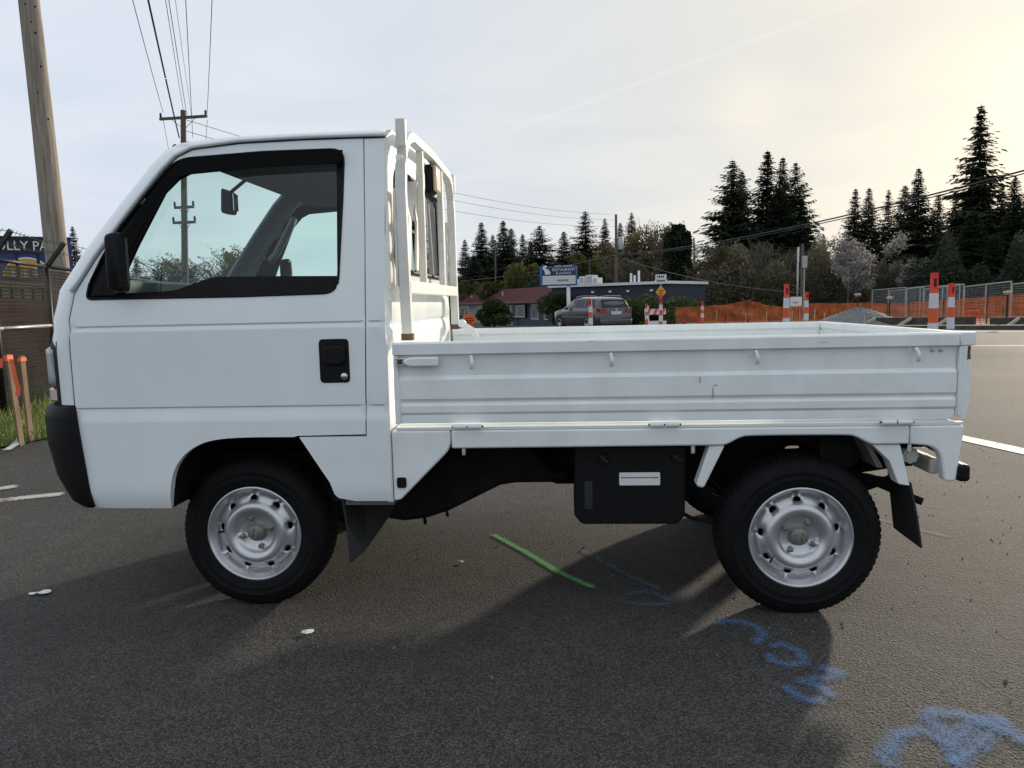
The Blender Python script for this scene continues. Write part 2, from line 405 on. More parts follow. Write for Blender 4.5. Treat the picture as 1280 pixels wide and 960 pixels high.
def shell(name, sel, mats, parent, thick=0.02, dx=0):
    idx = {}; v = []; f = []
    for i in range(len(G)-1):
        for j in range(ncol-1):
            if not sel(i, j): continue
            q = []
            for a, c in ((i, j), (i, j+1), (i+1, j+1), (i+1, j)):
                if (a, c) not in idx: idx[(a, c)] = len(v); v.append(G[a][c]+Vector((dx, 0, -dx*.6)))
                q.append(idx[(a, c)])
            f.append(tuple(q))
    o = link(name, mesh(name, v, f, mats, angle=60), parent)
    bm = bmesh.new(); bm.from_mesh(o.data); bmesh.ops.recalc_face_normals(bm, faces=bm.faces)
    c = Vector((0, W/2, 1.0)); fl = sum(1 if ff.normal.dot(ff.calc_center_median()-c) > 0 else -1 for ff in bm.faces)
    if fl < 0: bmesh.ops.reverse_faces(bm, faces=bm.faces)
    bm.to_mesh(o.data); bm.free()
    if thick:
        md = o.modifiers.new('solid', 'SOLIDIFY'); md.thickness = thick; md.offset = -1
        if len(o.data.materials) > 1: md.material_offset = 1; md.material_offset_rim = 1
    return o
inglass = lambda i, j: iA <= i < iB and gl <= j < ncol-1-gl
nose = shell('cab_nose', lambda i, j: i < iB and not inglass(i, j), [M['paint'], M['trim']], truck)
roof = shell('roof', lambda i, j: i >= iB, [M['paint'], M['trim']], truck)
shell('windscreen', inglass, M['wglass'], truck, 0, .008)
# drip rail along the pillar and roof edge
rail = [Vector((x-.008 if z < 1.6 else x, sz(z)-.006, z+(.002 if z < 1.6 else .006))) for x, z in ENr if z > 1.09]
b = MB(); b.tube(rail+[Vector((.535, sz(1.63)-.004, 1.63))], .0075, 6); b.build('drip_rail', M['paint'], roof, smooth=True)
b = MB(); b.tube([Vector((p.x, W-p.y, p.z)) for p in rail], .0075, 6); b.build('drip_rail', M['paint'], roof, smooth=True)
# headliner rear drop and roof cross member inside
b = MB(); b.box((-.12, .12, 1.555), (.50, W-.12, 1.60)); b.build('headliner', M['trim'], roof, bevel=.02)
# cab back wall with window
def backfn(y, z): return (.532, y, z)
bo = [(.012, .40), (.004, .7), (.004, 1.0), (.03, 1.2), (.062, 1.4), (.094, 1.58), (.11, 1.63), (.2, 1.672), (.45, 1.690), (W/2, 1.694)]
bo = bo+[(W-y, z) for y, z in bo[::-1][1:]]
rw = rounded([(.17, 1.19), (W-.17, 1.19), (W-.21, 1.55), (.21, 1.55)], .07)
def backf(y, z): return (.532+groove(z, 1.13, .02, .02, -.008)+groove(z, 1.02, .02, .02, -.008), y, z)
bw = plate('back_wall', bo, [rw], backf, [M['bedpaint'], M['trim']], truck, .05, .018, [1.13, 1.12, 1.11, 1.10, 1.09, 1.02, 1.01, 1.0, .99, .98], flip=False)
plate('rear_window', rounded([(.175, 1.195), (W-.175, 1.195), (W-.215, 1.545), (.215, 1.545)], .068), [], lambda y, z: (.525, y, z), M['wglass'], bw, .1)
lp = resample(rw, .04); b = MB(); b.tube([(.534, y, z) for y, z in lp+lp[:1]], .010, 6, cap=False); b.build('window_gasket', M['black'], bw, smooth=True)
# window guard: pressed arched bars with holes over the rear window
b = MB()
for yy in (.33, .48): b.tube([(.548, yy, 1.20), (.552, yy+.02, 1.38), (.548, yy+.10, 1.53)], .01, flat=(.05, .008))
b.build('window_guard', M['rackpaint'], bw)
lad = rounded([(W-.19, 1.13), (W-.10, 1.13), (W-.10, 1.46), (W-.19, 1.46)], .01)
for yo in (0, -(W-.29)):
    plate('guard_plate', [(y+yo, z) for y, z in lad], [circle2(W-.145+yo, zz_, .028, .04, 16) for zz_ in (1.19, 1.29, 1.39)], lambda y, z: (.556, y, z), M['rackpaint'], bw, .03, .006)
# headlamps
for sgn in (1, -1):
    Y = (lambda y: y) if sgn > 0 else (lambda y: W-y)
    def hp_(zq, vv):
        i = min(range(len(ENr)), key=lambda k: abs(ENr[k][1]-zq) if ENr[k][0] < -.4 else 9)
        x, z = ENr[i]; ox, oz = offs(x, zq); s = 0; g_ = sqrt(max(0, 1-(1-vv)**3)); return Vector((x+ox*g_, Y(vv*W/2), zq))
    def lampshell(name, z0, z1, v0, v1, off, mt, parent):
        v = []; nz, nv = 10, 10
        for i in range(nz+1):
            for j in range(nv+1):
                p = hp_(z0+(z1-z0)*i/nz, v0+(v1-v0)*j/nv); e = min(i, nz-i, j, nv-j); p.x -= off if e > 0 else off*.2
                p.y += (-off if e > 0 else 0)*sgn*.6; v.append(p)
        f = [(i*(nv+1)+j, i*(nv+1)+j+1, (i+1)*(nv+1)+j+1, (i+1)*(nv+1)+j) for i in range(nz) for j in range(nv)]
        return link(name, mesh(name, v, f, mt, angle=50), parent)
    bz = lampshell('headlamp_bezel', .742, .968, .024, .42, .006, M['black'], nose)
    lampshell('reflector', .815, .945, .08, .34, .010, M['chrome'], bz)
    lampshell('headlamp_lens', .808, .952, .044, .40, .017, M['lens'], bz)
    lampshell('indicator_lens', .757, .804, .044, .40, .017, mat('indicator_lens', (.62, .50, .44), .15, var=.05), bz)
# bumper, swept like the nose but fuller
bz_ = [(.385, .16, 0), (.40, .22, .004), (.48, .275, .010), (.60, .295, .013), (.70, .288, .013), (.735, .262, .010), (.748, .215, .002)]
v = []; f = []
uu = [i/16 for i in range(17)]; uu = uu+[2-q for q in uu[::-1][1:]]
for (z, D, pr) in bz_:
    x0 = lerp_tab([(.379, -.530), (.55, -.548), (.748, -.566)], z)
    for u_ in uu:
        q = u_ if u_ <= 1 else 2-u_; v_ = q*q; g_ = sqrt(max(0, 1-(1-v_)**3.4)); y = -pr+v_*(W/2+pr)
        v.append((x0-D*g_, y if u_ <= 1 else W-y, z))
n = len(uu)
f = [(i*n+j, i*n+j+1, (i+1)*n+j+1, (i+1)*n+j) for i in range(len(bz_)-1) for j in range(n-1)]
me = mesh('front_bumper', v, f, M['black'], angle=50); o = link('front_bumper', me, truck); md = o.modifiers.new('s', 'SOLIDIFY'); md.thickness = .012; md.offset = 1
# interior
it = MB(); it.box((-.62, .06, .86), (-.30, W-.06, 1.06)); it.box((-.55, .06, 1.05), (-.36, W-.06, 1.10)); it.build('dashboard', M['trim'], truck, bevel=.03, seg=3)
for y0 in (.10, .75):
    b = MB(); b.box((-.05, y0, .74), (.40, y0+.54, .86)); s_ = b.build('seat', M['seat'], truck, bevel=.04, seg=3)
    b = MB(); b.prism([(.33, .80), (.42, .80), (.49, 1.15), (.42, 1.155)], y0, y0+.54); b.build('backrest', M['seat'], s_, bevel=.03, seg=3)
b = MB(); b.tube([(-.24+.10*sin(a)*.55, 1.02+.18*cos(a), 1.0+.17*sin(a)*.78) for a in [2*pi*i/28 for i in range(29)]], .014, 8, cap=False)
st = b.build('steering_wheel', M['seat'], truck, smooth=True)
b = MB(); b.tube([(-.50, 1.02, .86), (-.235, 1.02, 1.0)], .025, 8); b.tube([(-.24, .85, 1.0), (-.235, 1.02, .99), (-.24, 1.19, 1.0)], .013, 8); b.build('steering_column', M['seat'], st, smooth=True)
b = MB(); b.box((-.52, .03, .68), (.52, W-.03, .72)); b.build('cab_floor', M['under'], truck)
# inner wheel arches under the cab keep the inside dark
# rear-view mirror
rm = MB(); rm.prism(rounded([(-.337, 1.475), (-.288, 1.468), (-.282, 1.560), (-.330, 1.582)], .015), .72, .78); rmo = rm.build('rear_view_mirror', M['black'], truck, bevel=.008)
b = MB(); b.tube([(-.305, .75, 1.56), (-.25, .75, 1.60), (-.20, .75, 1.635)], .008, 8); b.build('mirror_stem', M['black'], rmo, smooth=True)
b = MB(); b.box((-.2815, .727, 1.485), (-.279, .773, 1.555)); b.build('mirror_glass', M['mirror'], rmo)
# far grab handle on the pillar
b = MB(); b.tube([(-.33, W-.16, 1.30), (-.29, W-.185, 1.33), (-.21, W-.19, 1.46), (-.20, W-.165, 1.50)], .018, 8); b.build('grab_handle', M['trim'], truck, smooth=True)

# ------------------------------------------------------------------ bed
ZR = .942
def gate_profile(o=0):
    # (depth inwards from the outer face, z)
    return [(0, .902), (0, .936), (.006, .942), (.040, .942), (.044, .936), (.044, .915), (.032, .905), (.032, .672), (.016, .668), (.016, .690), (.018, .697), (.009, .706), (.009, .728), (.016, .737), (.016, .742), (.008, .752), (.008, .816), (.018, .829), (.018, .896)]
def gate(name, ax, a0, a1, base, sgn, label=None):
    b = MB(); pr = gate_profile(); v = []
    for a in (a0, a1): v += [((a, base+sgn*d, z) if ax == 'x' else (base+sgn*d, a, z)) for d, z in pr]
    n = len(pr); f = [(i, (i+1) % n, (i+1) % n+n, i+n) for i in range(n)]
    b.add(v, f+[tuple(range(n)), tuple(range(2*n-1, n-1, -1))]); return b.build(name, M['bedpaint'], truck, angle=30)
g1 = gate('side_gate', 'x', .550, 2.362, 0, 1)
g2 = gate('side_gate', 'x', .550, 2.362, W, -1)
g3 = gate('tailgate', 'y', .002, W-.002, 2.408, -1)
# end plates of the near gate: flat margin with seam
b = MB(); b.prism([(.551, .668), (.570, .668), (.570, .80), (.566, .83), (.566, .898), (.551, .898)], .004, .03); b.build('gate_end', M['bedpaint'], g1, bevel=.003)
b = MB(); b.prism([(2.364, .674), (2.394, .674), (2.403, .72), (2.405, .80), (2.402, .85), (2.385, .862), (2.385, .899), (2.366, .899)], .003, .05); b.build('corner_post', M['bedpaint'], g3, bevel=.004)
b = MB(); b.prism([(2.366, .8995), (2.4115, .8995), (2.4115, .9425), (2.366, .9425)], -.0015, .05); b.build('rail_cap', M['bedpaint'], g3, bevel=.004)
b = MB(); b.prism([(2.366, .674), (2.394, .674), (2.403, .72), (2.405, .80), (2.402, .85), (2.385, .862), (2.385, .899), (2.366, .899)], W-.05, W-.003); b.build('corner_post', M['bedpaint'], g3, bevel=.004)
b = MB(); b.prism([(2.388, .855), (2.3995, .858), (2.396, .875), (2.398, .898), (2.389, .898)], .001, .02); b.build('rust_patch', M['rust'], g3)
for xx in (2.288, 2.313):
    b = MB(); b.lathe([(0, .009), (.004, .0095), (.0055, .012), (.0055, .02)], 10, 'y', (xx, 0, .886)); b.build('rivet', M['chrome'], g1, smooth=True)
# rope hooks
for xx in (.815, 1.272, 1.735, 2.232):
    b = MB(); b.tube([(xx, .022, .892), (xx, -.004, .892), (xx+.001, -.013, .880), (xx+.001, -.014, .852)], [.006, .006, .007, .006], 8)
    h_ = b.build('rope_hook', M['bedpaint'], g1, smooth=True)
    b = MB(); b.prism(rounded([(xx-.022, .876), (xx+.008, .876), (xx+.008, .904), (xx-.022, .904)], .008), .0145, .02); b.build('hook_plate', M['bedpaint'], h_)
for (xa, za, xb, zb_) in ((1.556, .812, 1.560, .793), (1.598, .776, 1.602, .742), (1.600, .782, 1.614, .785), (1.20, .935, 1.226, .9352), (1.93, .918, 1.955, .9185)):
    b = MB(); yy = -.0006 if za > .9 else .0074; b.box((min(xa, xb), yy, min(za, zb_)), (max(xa, xb)+.0009, yy+.001, max(za, zb_)+.0009)); b.build('scratch', M['scratch'], g1)
# near gate latch
la = MB(); la.prism(rounded([(.61, .862), (.705, .862), (.705, .893), (.61, .893), (.588, .884), (.588, .871)], .008), -.014, .006); lo = la.build('gate_latch', M['bedpaint'], g1, bevel=.005)
b = MB(); b.tube([(.605, -.003, .868), (.562, -.004, .867), (.556, -.004, .872), (.556, -.004, .884), (.562, -.004, .889), (.605, -.003, .888)], .003, 6); b.build('latch_loop', M['chrome'], lo, smooth=True)
b = MB(); b.box((.567, -.006, .866), (.578, .012, .890)); b.build('latch_catch', M['rust'], lo, bevel=.002)
# floor, front board
b = MB(); b.box((.548, .03, .632), (2.37, W-.03, .655))
for i in range(22): b.box((.555, .055+i*.059, .655), (2.36, .083+i*.059, .660))
fl = b.build('bed_floor', M['bedpaint'], truck)
# side sill under the gate, with the rear wheel opening
sill_low = [(.738, .645), (.738, .583), (1.10, .584)]+chaikin([(1.62, .586), (1.645, .587), (1.690, .613), (1.72, .617), (2.022, .617), (2.055, .612), (2.103, .584), (2.14, .585)])+[(2.222, .586), (2.222, .645)]
sill_front = rounded([(.550, .645), (.735, .645), (.735, .583), (.560, .409), (.550, .406), (.5345, .404), (.5345, .645)], [0, 0, .03, .012, 0, 0, 0])
sill_back = rounded([(2.225, .645), (2.393, .645), (2.372, .462), (2.336, .462), (2.318, .575), (2.225, .585)], [0, .01, .01, .012, .05, 0])
for side in (0, 1):
    Yf = (lambda d: d) if side == 0 else (lambda d: W-d)
    b = MB(); b.prism(sill_low, Yf(.006), Yf(.045)); s1 = b.build('bed_sill', M['bedpaint'], truck, bevel=.006)
    b = MB(); b.prism(sill_front, Yf(.008), Yf(.05)); b.build('front_corner_panel', M['bedpaint'], s1, bevel=.006)
    b = MB(); b.prism(sill_back, Yf(.007), Yf(.05)); b.build('rear_corner_panel', M['bedpaint'], s1, bevel=.006)
    b = MB(); b.prism(rounded([(1.592, .5835), (1.642, .5835), (1.574, .440), (1.548, .448)], [0, 0, .012, .012]), Yf(.016), Yf(.075)); b.build('fender_fin', M['bedpaint'], s1, bevel=.006)
    b = MB(); b.prism(rounded([(2.112, .582), (2.198, .582), (2.232, .446), (2.196, .452), (2.165, .53)], [0, 0, .006, .006, 0]), Yf(.016), Yf(.075)); b.build('fender_fin', M['bedpaint'], s1, bevel=.005)
    b = MB(); b.box((2.3745, Yf(-.004), .462), (2.412, Yf(.12), .518)); b.build('bumper_stop', M['black'], s1, bevel=.012, seg=3)
    for xx in (.795, 1.444, 2.178):
        b = MB()
        for k in (0, 1): b.tube([(xx-.048+k*.05, Yf(-.002), .6585), (xx-.003+k*.05, Yf(-.002), .6585)], .0085, 10)
        hg = b.build('gate_hinge', M['bedpaint'], s1, smooth=True, angle=40)
        b = MB(); b.tube([(xx-.053, Yf(-.002), .6585), (xx+.053, Yf(-.002), .6585)], .0035, 8); b.build('hinge_pin', M['rust'], hg, smooth=True)
    if side == 0:
        for xx in (.776, 1.540, 2.232):
            b = MB(); b.tube([(xx, .03, .60), (xx, .028, .557)], .0065, 8); b.build('rope_peg', M['white'], s1, smooth=True)
        b = MB(); b.prism(rounded([(.548, .450), (.580, .450), (.580, .486), (.548, .486)], .008), .001, .012); b.build('rubber_plug', M['black'], s1, bevel=.003)
        # bright weather strip between gate and sill
        b = MB(); b.box((.552, .0095, .6462), (2.388, .03, .6555)); b.build('weather_strip', M['white'], s1)
# wheel housing liners
b = MB(); b.prism([(1.66, .612), (1.72, .632), (2.03, .632), (2.09, .60), (2.14, .50), (2.16, .50), (2.10, .61), (2.035, .64), (1.71, .64), (1.645, .612)], .05, .30); b.build('wheel_housing', M['underlt'], truck)
b = MB(); b.prism([(1.66, .612), (1.72, .632), (2.03, .632), (2.09, .60), (2.14, .50), (2.16, .50), (2.10, .61), (2.035, .64), (1.71, .64), (1.645, .612)], W-.30, W-.05); b.build('wheel_housing', M['underlt'], truck)
ho = arch_f+[(.318, .466), (.35, .40), (.37, .40), (.335, .48), (.23, .65), (.0, .652), (-.11, .643), (-.18, .612), (-.23, .565), (-.262, .505), (-.275, .42), (-.28, .378)]
for y0, y1 in ((.032, .40), (W-.40, W-.032)):
    b = MB(); b.prism(ho, y0, y1); b.build('wheel_housing', M['under'], truck)
# ------------------------------------------------------------------ chassis and running gear
b = MB()
for y in (.36, W-.36): b.box((.25, y-.03, .52), (2.33, y+.03, .60)); b.box((-.55, y-.03, .40), (.30, y+.03, .52))
b.box((-.60, .2, .40), (-.52, W-.2, .50)); b.box((.62, .10, .56), (.70, W-.10, .63)); b.box((1.08, .07, .59), (1.14, W-.07, .632)); b.box((2.25, .08, .56), (2.31, W-.08, .63)); b.box((1.55, .08, .57), (1.60, W-.08, .632))
b.box((-.28, .42, .40), (.48, W-.42, .70))
b.build('chassis_frame', M['under'], truck, bevel=.008)
b = MB(); b.box((.60, .046, .588), (1.14, .075, .628)); b.build('inner_sill', M['underlt'], truck)
b = MB(); b.box((.875, .0405, .590), (.985, .0455, .609)); b.build('warning_sticker', M['yellow'], truck)
b = MB(); b.box((1.05, .40, .36), (1.95, 1.02, .60)); b.tube([(1.5, .5, .36), (1.5, .95, .36)], .11, 14); b.box((1.30, .45, .32), (1.75, .9, .40)); b.build('engine', M['under'], truck, bevel=.03)
b = MB(); b.tube([(0, .19, .262), (0, W-.19, .262)], .03, 10); b.build('front_axle', M['under'], truck, smooth=True, angle=50)
b = MB(); b.tube([(1.9, .10, .262), (1.9, W-.10, .262)], .035, 12); b.tube([(1.9, .62, .262), (1.9, .78, .262)], .09, 14); b.build('rear_axle', M['under'], truck, smooth=True, angle=50)
for y in (.25, W-.25):
    b = MB()
    for k in range(3): b.tube([(1.45+.08*k, y, .45+.01*k-.012*k), (1.75, y, .335-.012*k), (1.9, y, .325-.012*k), (2.05, y, .335-.012*k), (2.30-.08*k, y, .43-.012*k)], .01, flat=(.05, .010))
    b.build('leaf_spring', M['under'], truck)
b = MB(); b.tube([(2.06, .15, .55), (2.06, .62, .55)], .075, 18); b.tube([(1.90, .22, .60), (2.06, .22, .55)], .03, 10); b.build('air_filter_box', M['under'], truck, smooth=True, angle=40)
b = MB(); b.tube([(2.05, .36, .42), (2.33, .36, .37)], .022, 10); b.tube([(2.05, .30, .47), (2.33, .14, .36)], .013, 8); b.box((2.20, .16, .48), (2.30, .34, .56)); b.tube([(1.76, .62, .36), (2.25, .62, .38)], .085, 16); b.build('exhaust', M['under'], truck, smooth=True, angle=40)
# filler cap
b = MB(); pr = []
n = 32
for (rr, y) in ((.0, .018), (.017, .018), (.018, .022), (.024, .022), (.0265, .026), (.0265, .045)):
    pr += [((rr*(1+.08*cos(8*2*pi*j/n)*(rr > .023)))*cos(2*pi*j/n)+2.250, y+.035, rr*(1+.08*cos(8*2*pi*j/n)*(rr > .023))*sin(2*pi*j/n)+.537) for j in range(n)]
b.add(pr, [(i*n+j, i*n+(j+1) % n, (i+1)*n+(j+1) % n, (i+1)*n+j) for i in range(5) for j in range(n)]); b.build('filler_cap', mat('cap_grey', (.42, .42, .40), .5, var=.15), truck, angle=40)
b = MB(); b.tube([(2.25, .08, .537), (2.22, .16, .50), (2.15, .3, .45)], .028, 10); b.build('filler_hose', M['under'], truck, smooth=True)
# battery box
bb = MB(); bb.prism(rounded([(1.150, .575), (1.145, .335), (1.172, .303), (1.495, .303), (1.521, .330), (1.524, .575)], .012), .07, .34); bo_ = bb.build('battery_box', M['black'], truck, bevel=.006)
b = MB(); b.prism(rounded([(1.300, .440), (1.437, .440), (1.437, .484), (1.300, .484)], .004), .0675, .072); b.build('white_label', M['white'], bo_)
b = MB()
for k in range(15):
    b.box((1.306+k*.0085, .0660, .4650), (1.3105+k*.0085+random.uniform(0, .003), .0674, .4685))
b.build('label_print', M['black'], bo_)
b = MB(); b.prism(rounded([(1.181, .355), (1.210, .355), (1.210, .455), (1.181, .455)], .01), .066, .072); b.build('raised_panel', M['flap'], bo_, bevel=.003)
for xx in (1.247, 1.493):
    b = MB(); b.lathe([(0, .062), (.018, .062), (.02, .066), (.02, .072)], 16, 'y', (xx, 0, .533)); k_ = b.build('lid_knob', M['black'], bo_, smooth=True, angle=40)
    b = MB(); b.tube([(xx-.014, .060, .545), (xx+.014, .060, .521)], .004, 6); b.build('knob_bar', M['flap'], k_)
# mud flaps
b = MB(); fp = [(2.238, .035, .452), (2.238, .21, .452), (2.262, .205, .25), (2.274, .12, .238), (2.280, .035, .232), (2.262, .035, .34)]; b.add(fp+[(x+.008, y, z) for x, y, z in fp], [tuple(range(6)), tuple(range(11, 5, -1))]+[(i, (i+1) % 6, (i+1) % 6+6, i+6) for i in range(6)]); b.build('mud_flap', M['flap'], truck, bevel=.002)
b = MB(); b.add([(.33, .06, .45), (.355, .30, .45), (.46, .30, .30), (.395, .09, .20), (.355, .06, .17), (.348, .06, .30)], [(0, 1, 2, 3, 4, 5)])
b.add([(.338, .06, .45), (.363, .30, .45), (.468, .30, .30), (.403, .09, .20), (.363, .06, .17), (.356, .06, .30)], [(0, 5, 4, 3, 2, 1)])
o_ = len(b.v)-12
b.f += [(o_+i, o_+(i+1) % 6, o_+(i+1) % 6+6, o_+i+6) for i in range(6)]; b.mi += [0]*6
b.build('mud_flap', M['flap'], truck)
for y in (W-.25,):
    b = MB(); b.box((.34, y-.1, .18), (.35, y+.1, .45)); b.build('mud_flap', M['flap'], truck); b = MB(); b.box((2.24, y-.1, .22), (2.25, y+.1, .47)); b.build('mud_flap', M['flap'], truck)
b = MB(); b.tube([(-.30, .20, .376), (-.24, .20, .352), (-.16, .22, .37)], .009, 8); b.tube([(-.30, .20, .376), (-.20, .21, .405)], .008, 8); b.build('splash_bracket', M['under'], truck, smooth=True)
b = MB(); b.box((.36, .03, .385), (.53, .3, .402)); b.build('cab_step_flange', M['underlt'], truck)
b = MB(); b.tube([(1.50, .16, .33), (1.56, .15, .30), (1.66, .14, .285), (1.75, .14, .30)], .007, 8); b.build('brake_hose', M['under'], truck, smooth=True)

# ------------------------------------------------------------------ wheels
RT = .272
def tyre_mesh():
    half = [(.163, .014), (.170, .006), (.182, .001), (.200, -.002), (.202, -.003), (.204, -.002), (.222, -.003), (.224, -.0045), (.226, -.003), (.240, .002), (.252, .008), (.262, .017), (.2685, .027)]
    tread = [(.2715, .031), (.272, .042), (.2655, .0435), (.2655, .048), (.272, .0495), (.2725, .070), (.266, .0715)]
    prof = half+tread+[(r, .150-y) for r, y in (half+tread)[::-1]]
    n = 288; v = []; f = []
    for (r, y) in prof:
        for j in range(n):
            rr = r
            if r > .26 and (y < .043 or y > .107) and (j % 4 == 0): rr -= .0035 if r > .268 else .002
            if r > .27 and .049 < y < .101 and (j % 6 == 0): rr -= .004
            a = 2*pi*j/n; z = rr*sin(a)
            dz = z+.262
            yy = y
            if z < -.262: z = -.262
            if z < -.20 and r > .2: yy = y+(-.004 if y < .075 else .004)*min(1, (-.20-z)/.05)
            v.append((rr*cos(a), yy, z))
    k = len(prof)
    f = [(i*n+j, i*n+(j+1) % n, (i+1)*n+(j+1) % n, (i+1)*n+j) for i in range(k-1) for j in range(n)]
    return mesh('tyre', v, f, M['rubber'], angle=35)
TYRE = tyre_mesh()
RP = [(0, .034), (.036, .034), (.044, .030), (.062, .030), (.066, .027), (.072, .017), (.078, .010), (.088, .006), (.098, .005), (.107, .009), (.113, .016), (.120, .021), (.134, .027), (.140, .036), (.1435, .046), (.147, .046), (.150, .030), (.154, .022), (.160, .016), (.163, .007), (.168, .003), (.172, .004), (.1735, .010)]
def rimy(x, z):
    r = math.hypot(x, z); y = lerp_tab(RP, r); a = atan2(z, x)
    if .110 < r < .142:   # scallops between vents
        y += .005*(.5+.5*cos(9*a))*sin((r-.110)/.032*pi)*1.2
    if .044 < r < .066:
        d = min(abs(((a-pi/4-k*pi/2+pi) % (2*pi))-pi) for k in range(4)); y -= .004*max(0, 1-d/.45)
    return (x, y, z)
vents = [[(cos(a)*.1285*1+cos(a)*q[1]-sin(a)*q[0], sin(a)*.1285+sin(a)*q[1]+cos(a)*q[0]) for q in rounded([(-.0135, -.0075), (.0135, -.0075), (.0105, .0075), (-.0105, .0075)], .006, 3)] for a in [2*pi*k/9 for k in range(9)]]
def rim_mesh():
    v2, tri = [], []
    outl = circle2(0, 0, .1735, n=120)
    # rings of points follow the profile
    V2 = []; E = []
    for lp in [outl]+vents:
        o = len(V2); V2 += [Vector(p) for p in lp]; E += [(o+i, o+(i+1) % len(lp)) for i in range(len(lp))]
    for r, _ in RP[1:-1]:
        nn_ = 120 if r > .148 else max(16, int(2*pi*r/.006))
        for j in range(nn_):
            x, z = r*cos(2*pi*j/nn_), r*sin(2*pi*j/nn_)
            if .108 < r < .148 and any((x-sum(p[0] for p in h)/len(h))**2+(z-sum(p[1] for p in h)/len(h))**2 < .0205**2 for h in vents): continue
            V2.append(Vector((x, z)))
    V2.append(Vector((0, 0)))
    vo, eo, fo, *_ = geometry.delaunay_2d_cdt(V2, E, [], 0, 1e-6); t = []
    for f in fo:
        c = sum((vo[i] for i in f), Vector((0, 0)))/3
        if not any(ins(h, c.x, c.y) for h in vents): t.append(tuple(f))
    return mesh('rim', [rimy(*p) for p in vo], t, M['steel'], angle=50)
RIM = rim_mesh()
def wheel(loc, rz, spin, name='wheel'):
    e = empty(name, loc, 0); e.parent = truck; e.rotation_euler = (0, spin, rz)
    if rz: e.rotation_euler = (0, 0, rz)
    t = link('tyre', TYRE, e)
    r = link('rim', RIM, e); md = r.modifiers.new('s', 'SOLIDIFY'); md.thickness = .003; md.offset = -1
    r.rotation_euler = (0, spin, 0)
    b = MB(); b.lathe([(.163, .012), (.158, .03), (.150, .04), (.147, .10), (.163, .14)], 48, 'y'); b.v = b.v; b.f = [q for q in b.f if len(q) == 4]; b.mi = [0]*len(b.f); b.build('rim_barrel', M['steel'], e, smooth=True)
    b = MB(); b.lathe([(.146, .06), (.0, .061)], 32, 'y'); b.build('brake_drum', M['under'], e)
    c = MB(); c.lathe([(.0, .010), (.022, .011), (.028, .014), (.031, .020), (.032, .036)], 32, 'y'); cp = c.build('hub_cap', M['cap'], r, smooth=True, angle=40)
    b = MB()  # raised letter-like emblem: two flared uprights and a crossbar
    for s in (-1, 1): b.prism([(s*.006, -.014), (s*.0105, -.014), (s*.0135, .014), (s*.0085, .014)][::s], .007, .0115)
    b.prism([(-.0075, -.003), (.0075, -.003), (.0078, .002), (-.0078, .002)], .0072, .0115); b.build('emblem', M['emblem'], r)
    for k in range(4):
        a = pi/4+k*pi/2; x, z = .053*cos(a), .053*sin(a)
        b = MB(); b.lathe([(.0, .014), (.005, .014), (.007, .017), (.0095, .018), (.0095, .027), (.012, .029)], 6, 'y', (x, 0, z)); b.build('wheel_nut', M['cap'], r)
    b = MB(); b.tube([(.118*cos(3.6), .02, .118*sin(3.6)), (.13*cos(3.6), .004, .13*sin(3.6))], .004, 6); b.build('valve', M['black'], r)
    return e
wheel((0, .092, .262), 0, .25); wheel((1.9, .045, .262), 0, -.12)
wheel((0, W-.092, .262), pi, 0); wheel((1.9, W-.045, .262), pi, 0)
# fuel tank slung under the bed behind the cab
b = MB(); b.prism([(.375, .31), (.40, .275), (.44, .255), (.50, .246), (.58, .255), (.67, .284), (.87, .383), (.93, .392), (1.13, .393), (1.13, .436), (1.06, .44), (1.02, .50), (.95, .56), (.60, .60), (.45, .52), (.37, .40)], .30, .90); b.build('fuel_tank', M['under'], truck, bevel=.03, seg=3)
for pts in ([(.70, .26, .57), (.66, .27, .40), (.672, .28, .275), (.66, .35, .262)], [(.575, .20, .52), (.585, .24, .35), (.59, .26, .252), (.575, .34, .24)]):
    b = MB(); b.tube(pts, .006, 6); b.build('tank_strap', M['under'], truck, smooth=True)

# ------------------------------------------------------------------ headboard rack
rack = empty('headboard_rack'); rack.parent = truck
def bar(pts, wd, name, mt='rackpaint', parent=None, dp=None):
    b = MB(); b.tube(pts, 0, flat=(wd, dp or wd)); return b.build(name, M[mt], parent or rack, bevel=.003)
def prof_post(y, sgn):
    return [(.578, y, .952), (.574, y, 1.25), (.573, y, 1.46), (.574, y+.012*sgn, 1.54), (.575, y+.04*sgn, 1.60), (.577, y+.085*sgn, 1.642), (.578, y+.15*sgn, 1.663)]
ya, yb = .125, W-.125
top = prof_post(ya, 1)+[(.578, W/2, 1.675)]+[p for p in prof_post(yb, -1)[::-1]]
b = MB(); b.tube(top[6:9], 0, flat=(.034, .034)); b.build('top_bar', M['rackpaint'], rack, bevel=.003)
for y, s in ((ya, 1), (yb, -1)):
    b = MB(); b.tube(prof_post(y, s), 0, flat=(.034, .036)); p_ = b.build('post', M['rackpaint'], rack, bevel=.003)
    b = MB(); b.box((.558, y-.018, .944), (.598, y+.018, .968)); b.build('post_foot', M['rust'], p_, bevel=.002)
    b = MB(); b.box((.562, y-.013+.004*s, 1.60), (.596, y+.013+.004*s, 1.692)); b.build('stake', M['rackpaint'], p_, bevel=.003)
    b = MB(); b.lathe([(0, -.024), (.012, -.024), (.012, -.017)], 12, 'y', (.574, y, 1.56)); b.build('bolt', M['chrome'], p_)
bar([(.580, ya, 1.128), (.580, yb, 1.128)], .03, 'cross_bar', dp=.045)
for y in (.47, W-.47): bar([(.576, y, 1.15), (.576, y, 1.655)], .022, 'upright', dp=.026)
